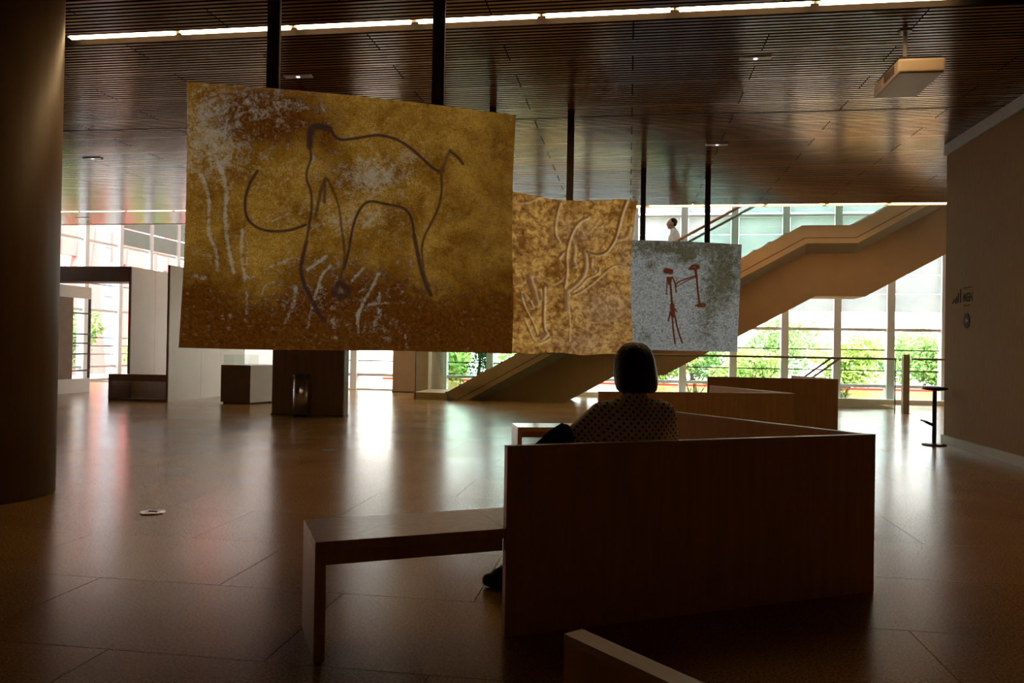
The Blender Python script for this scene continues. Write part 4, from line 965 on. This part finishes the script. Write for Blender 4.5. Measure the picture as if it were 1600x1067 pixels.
tree(-20.2, 30.5, 3.2, 1.1, 'leaf_light', 'light green tree outside the left windows', 42)
def twigs(x, y, h, label, seed):
    rng = random.Random(seed); t = empty('bare_shrub', (x, y, -0.35)); tag(t, label, 'shrub', 'twiggy shrubs close outside the far windows')
    for s in range(7):
        b = MB(); a = rng.uniform(0, 6.28); p = Vector((0.12*math.cos(a), 0.12*math.sin(a), 0)); d = Vector((rng.uniform(-.45, .45), rng.uniform(-.3, .3), 1)); pts = [p.copy()]
        for q in range(5):
            d += Vector((rng.uniform(-.25, .25), rng.uniform(-.2, .2), 0)); p = p + d.normalized()*h/5; pts.append(p.copy())
        b.tube(pts, [0.014, 0.012, 0.010, 0.008, 0.006, 0.004], 5)
        for q in range(1, 5):
            for _ in range(3):
                e = pts[q] + Vector((rng.uniform(-.3, .3), rng.uniform(-.2, .2), rng.uniform(.05, .35))); b.tube([pts[q], (pts[q]+e)/2 + Vector((0, 0, .02)), e], [0.006, 0.005, 0.003], 4)
        b.build('branch', 'bark', t)
    f = MB(); foliage(f, (0, 0, h*0.7), (h*0.4, h*0.3, h*0.35), 260, 0.035, rng); tag(plainbuild(f, 'leaves', 'leaf_mid', t), kind='stuff')
twigs(1.75, 20.9, 1.75, 'twiggy shrub outside the window just below the grey screen', 5)
twigs(3.3, 21.0, 1.35, 'twiggy shrub outside the window above the farthest bench', 6)
twigs(5.3, 20.9, 0.75, 'low twiggy shrub outside the window behind the balustrade end', 8)
rw = tag(MB().box(-8.5, 20, 26.4, 26.65, -0.36, 0.06).build('planter_wall', 'planter_red'), 'long low red wall outside beyond the far windows', 'wall')
# white buildings across the street
for x0, x1, y, h, lb in ((-30, -2, 52, 16, 'sunlit white building across the street, left of the stair'), (0, 34, 48, 14, 'sunlit white building across the street, behind the right windows')):
    t = empty('white_building', (x0, y, -0.35)); tag(t, lb, 'building')
    MB().box(0, x1-x0, 0, 10, 0, h).build('wall', 'render_white', t)
    for i in range(int((x1-x0)/3.2)):
        for j in range(int(h/3.1)):
            wd = MB().box(1.0+i*3.2, 2.1+i*3.2, -0.04, 0.0, 1.0+j*3.1, 2.4+j*3.1).build('window', 'frame_white', t)
            MB().box(1.08+i*3.2, 2.02+i*3.2, -0.05, -0.04, 1.08+j*3.1, 2.32+j*3.1).build('pane', 'window_blue', wd)
# red steel struts outside the left windows
t = empty('red_framework', (-24.0, 34.0, -0.35)); tag(t, 'red steel framework standing outside the left windows', 'framework')
for i in range(9):
    y = -14.0 + 3.4*i
    MB().prism([(y, 0.0), (y+0.8, 0.0), (y+2.6, 12.0), (y+1.6, 12.0)], 'x', -0.15, 0.15).build('slanting_strut', 'red_paint', t)
    MB().prism([(y+2.3, 0.0), (y+3.2, 0.0), (y+1.6, 12.0), (y+0.6, 12.0)], 'x', -0.5, -0.2).build('cross_strut', 'red_paint', t)
    MB().box(-0.1, 0.1, y-0.2, y+1.4, 5.2, 6.6).build('red_panel', 'red_paint', t)
t = empty('pale_hall', (-38.0, 34.0, -0.35)); tag(t, 'pale building behind the red framework outside the left windows', 'building')
MB().box(-6, 0, -24, 24, 0, 14).build('wall', 'paving', t)
for i in range(12):
    for j in range(3): MB().box(0.0, 0.08, -22+4*i, -20.8+4*i, 1.2+3.6*j, 3.0+3.6*j).build('window', 'window_blue', t)
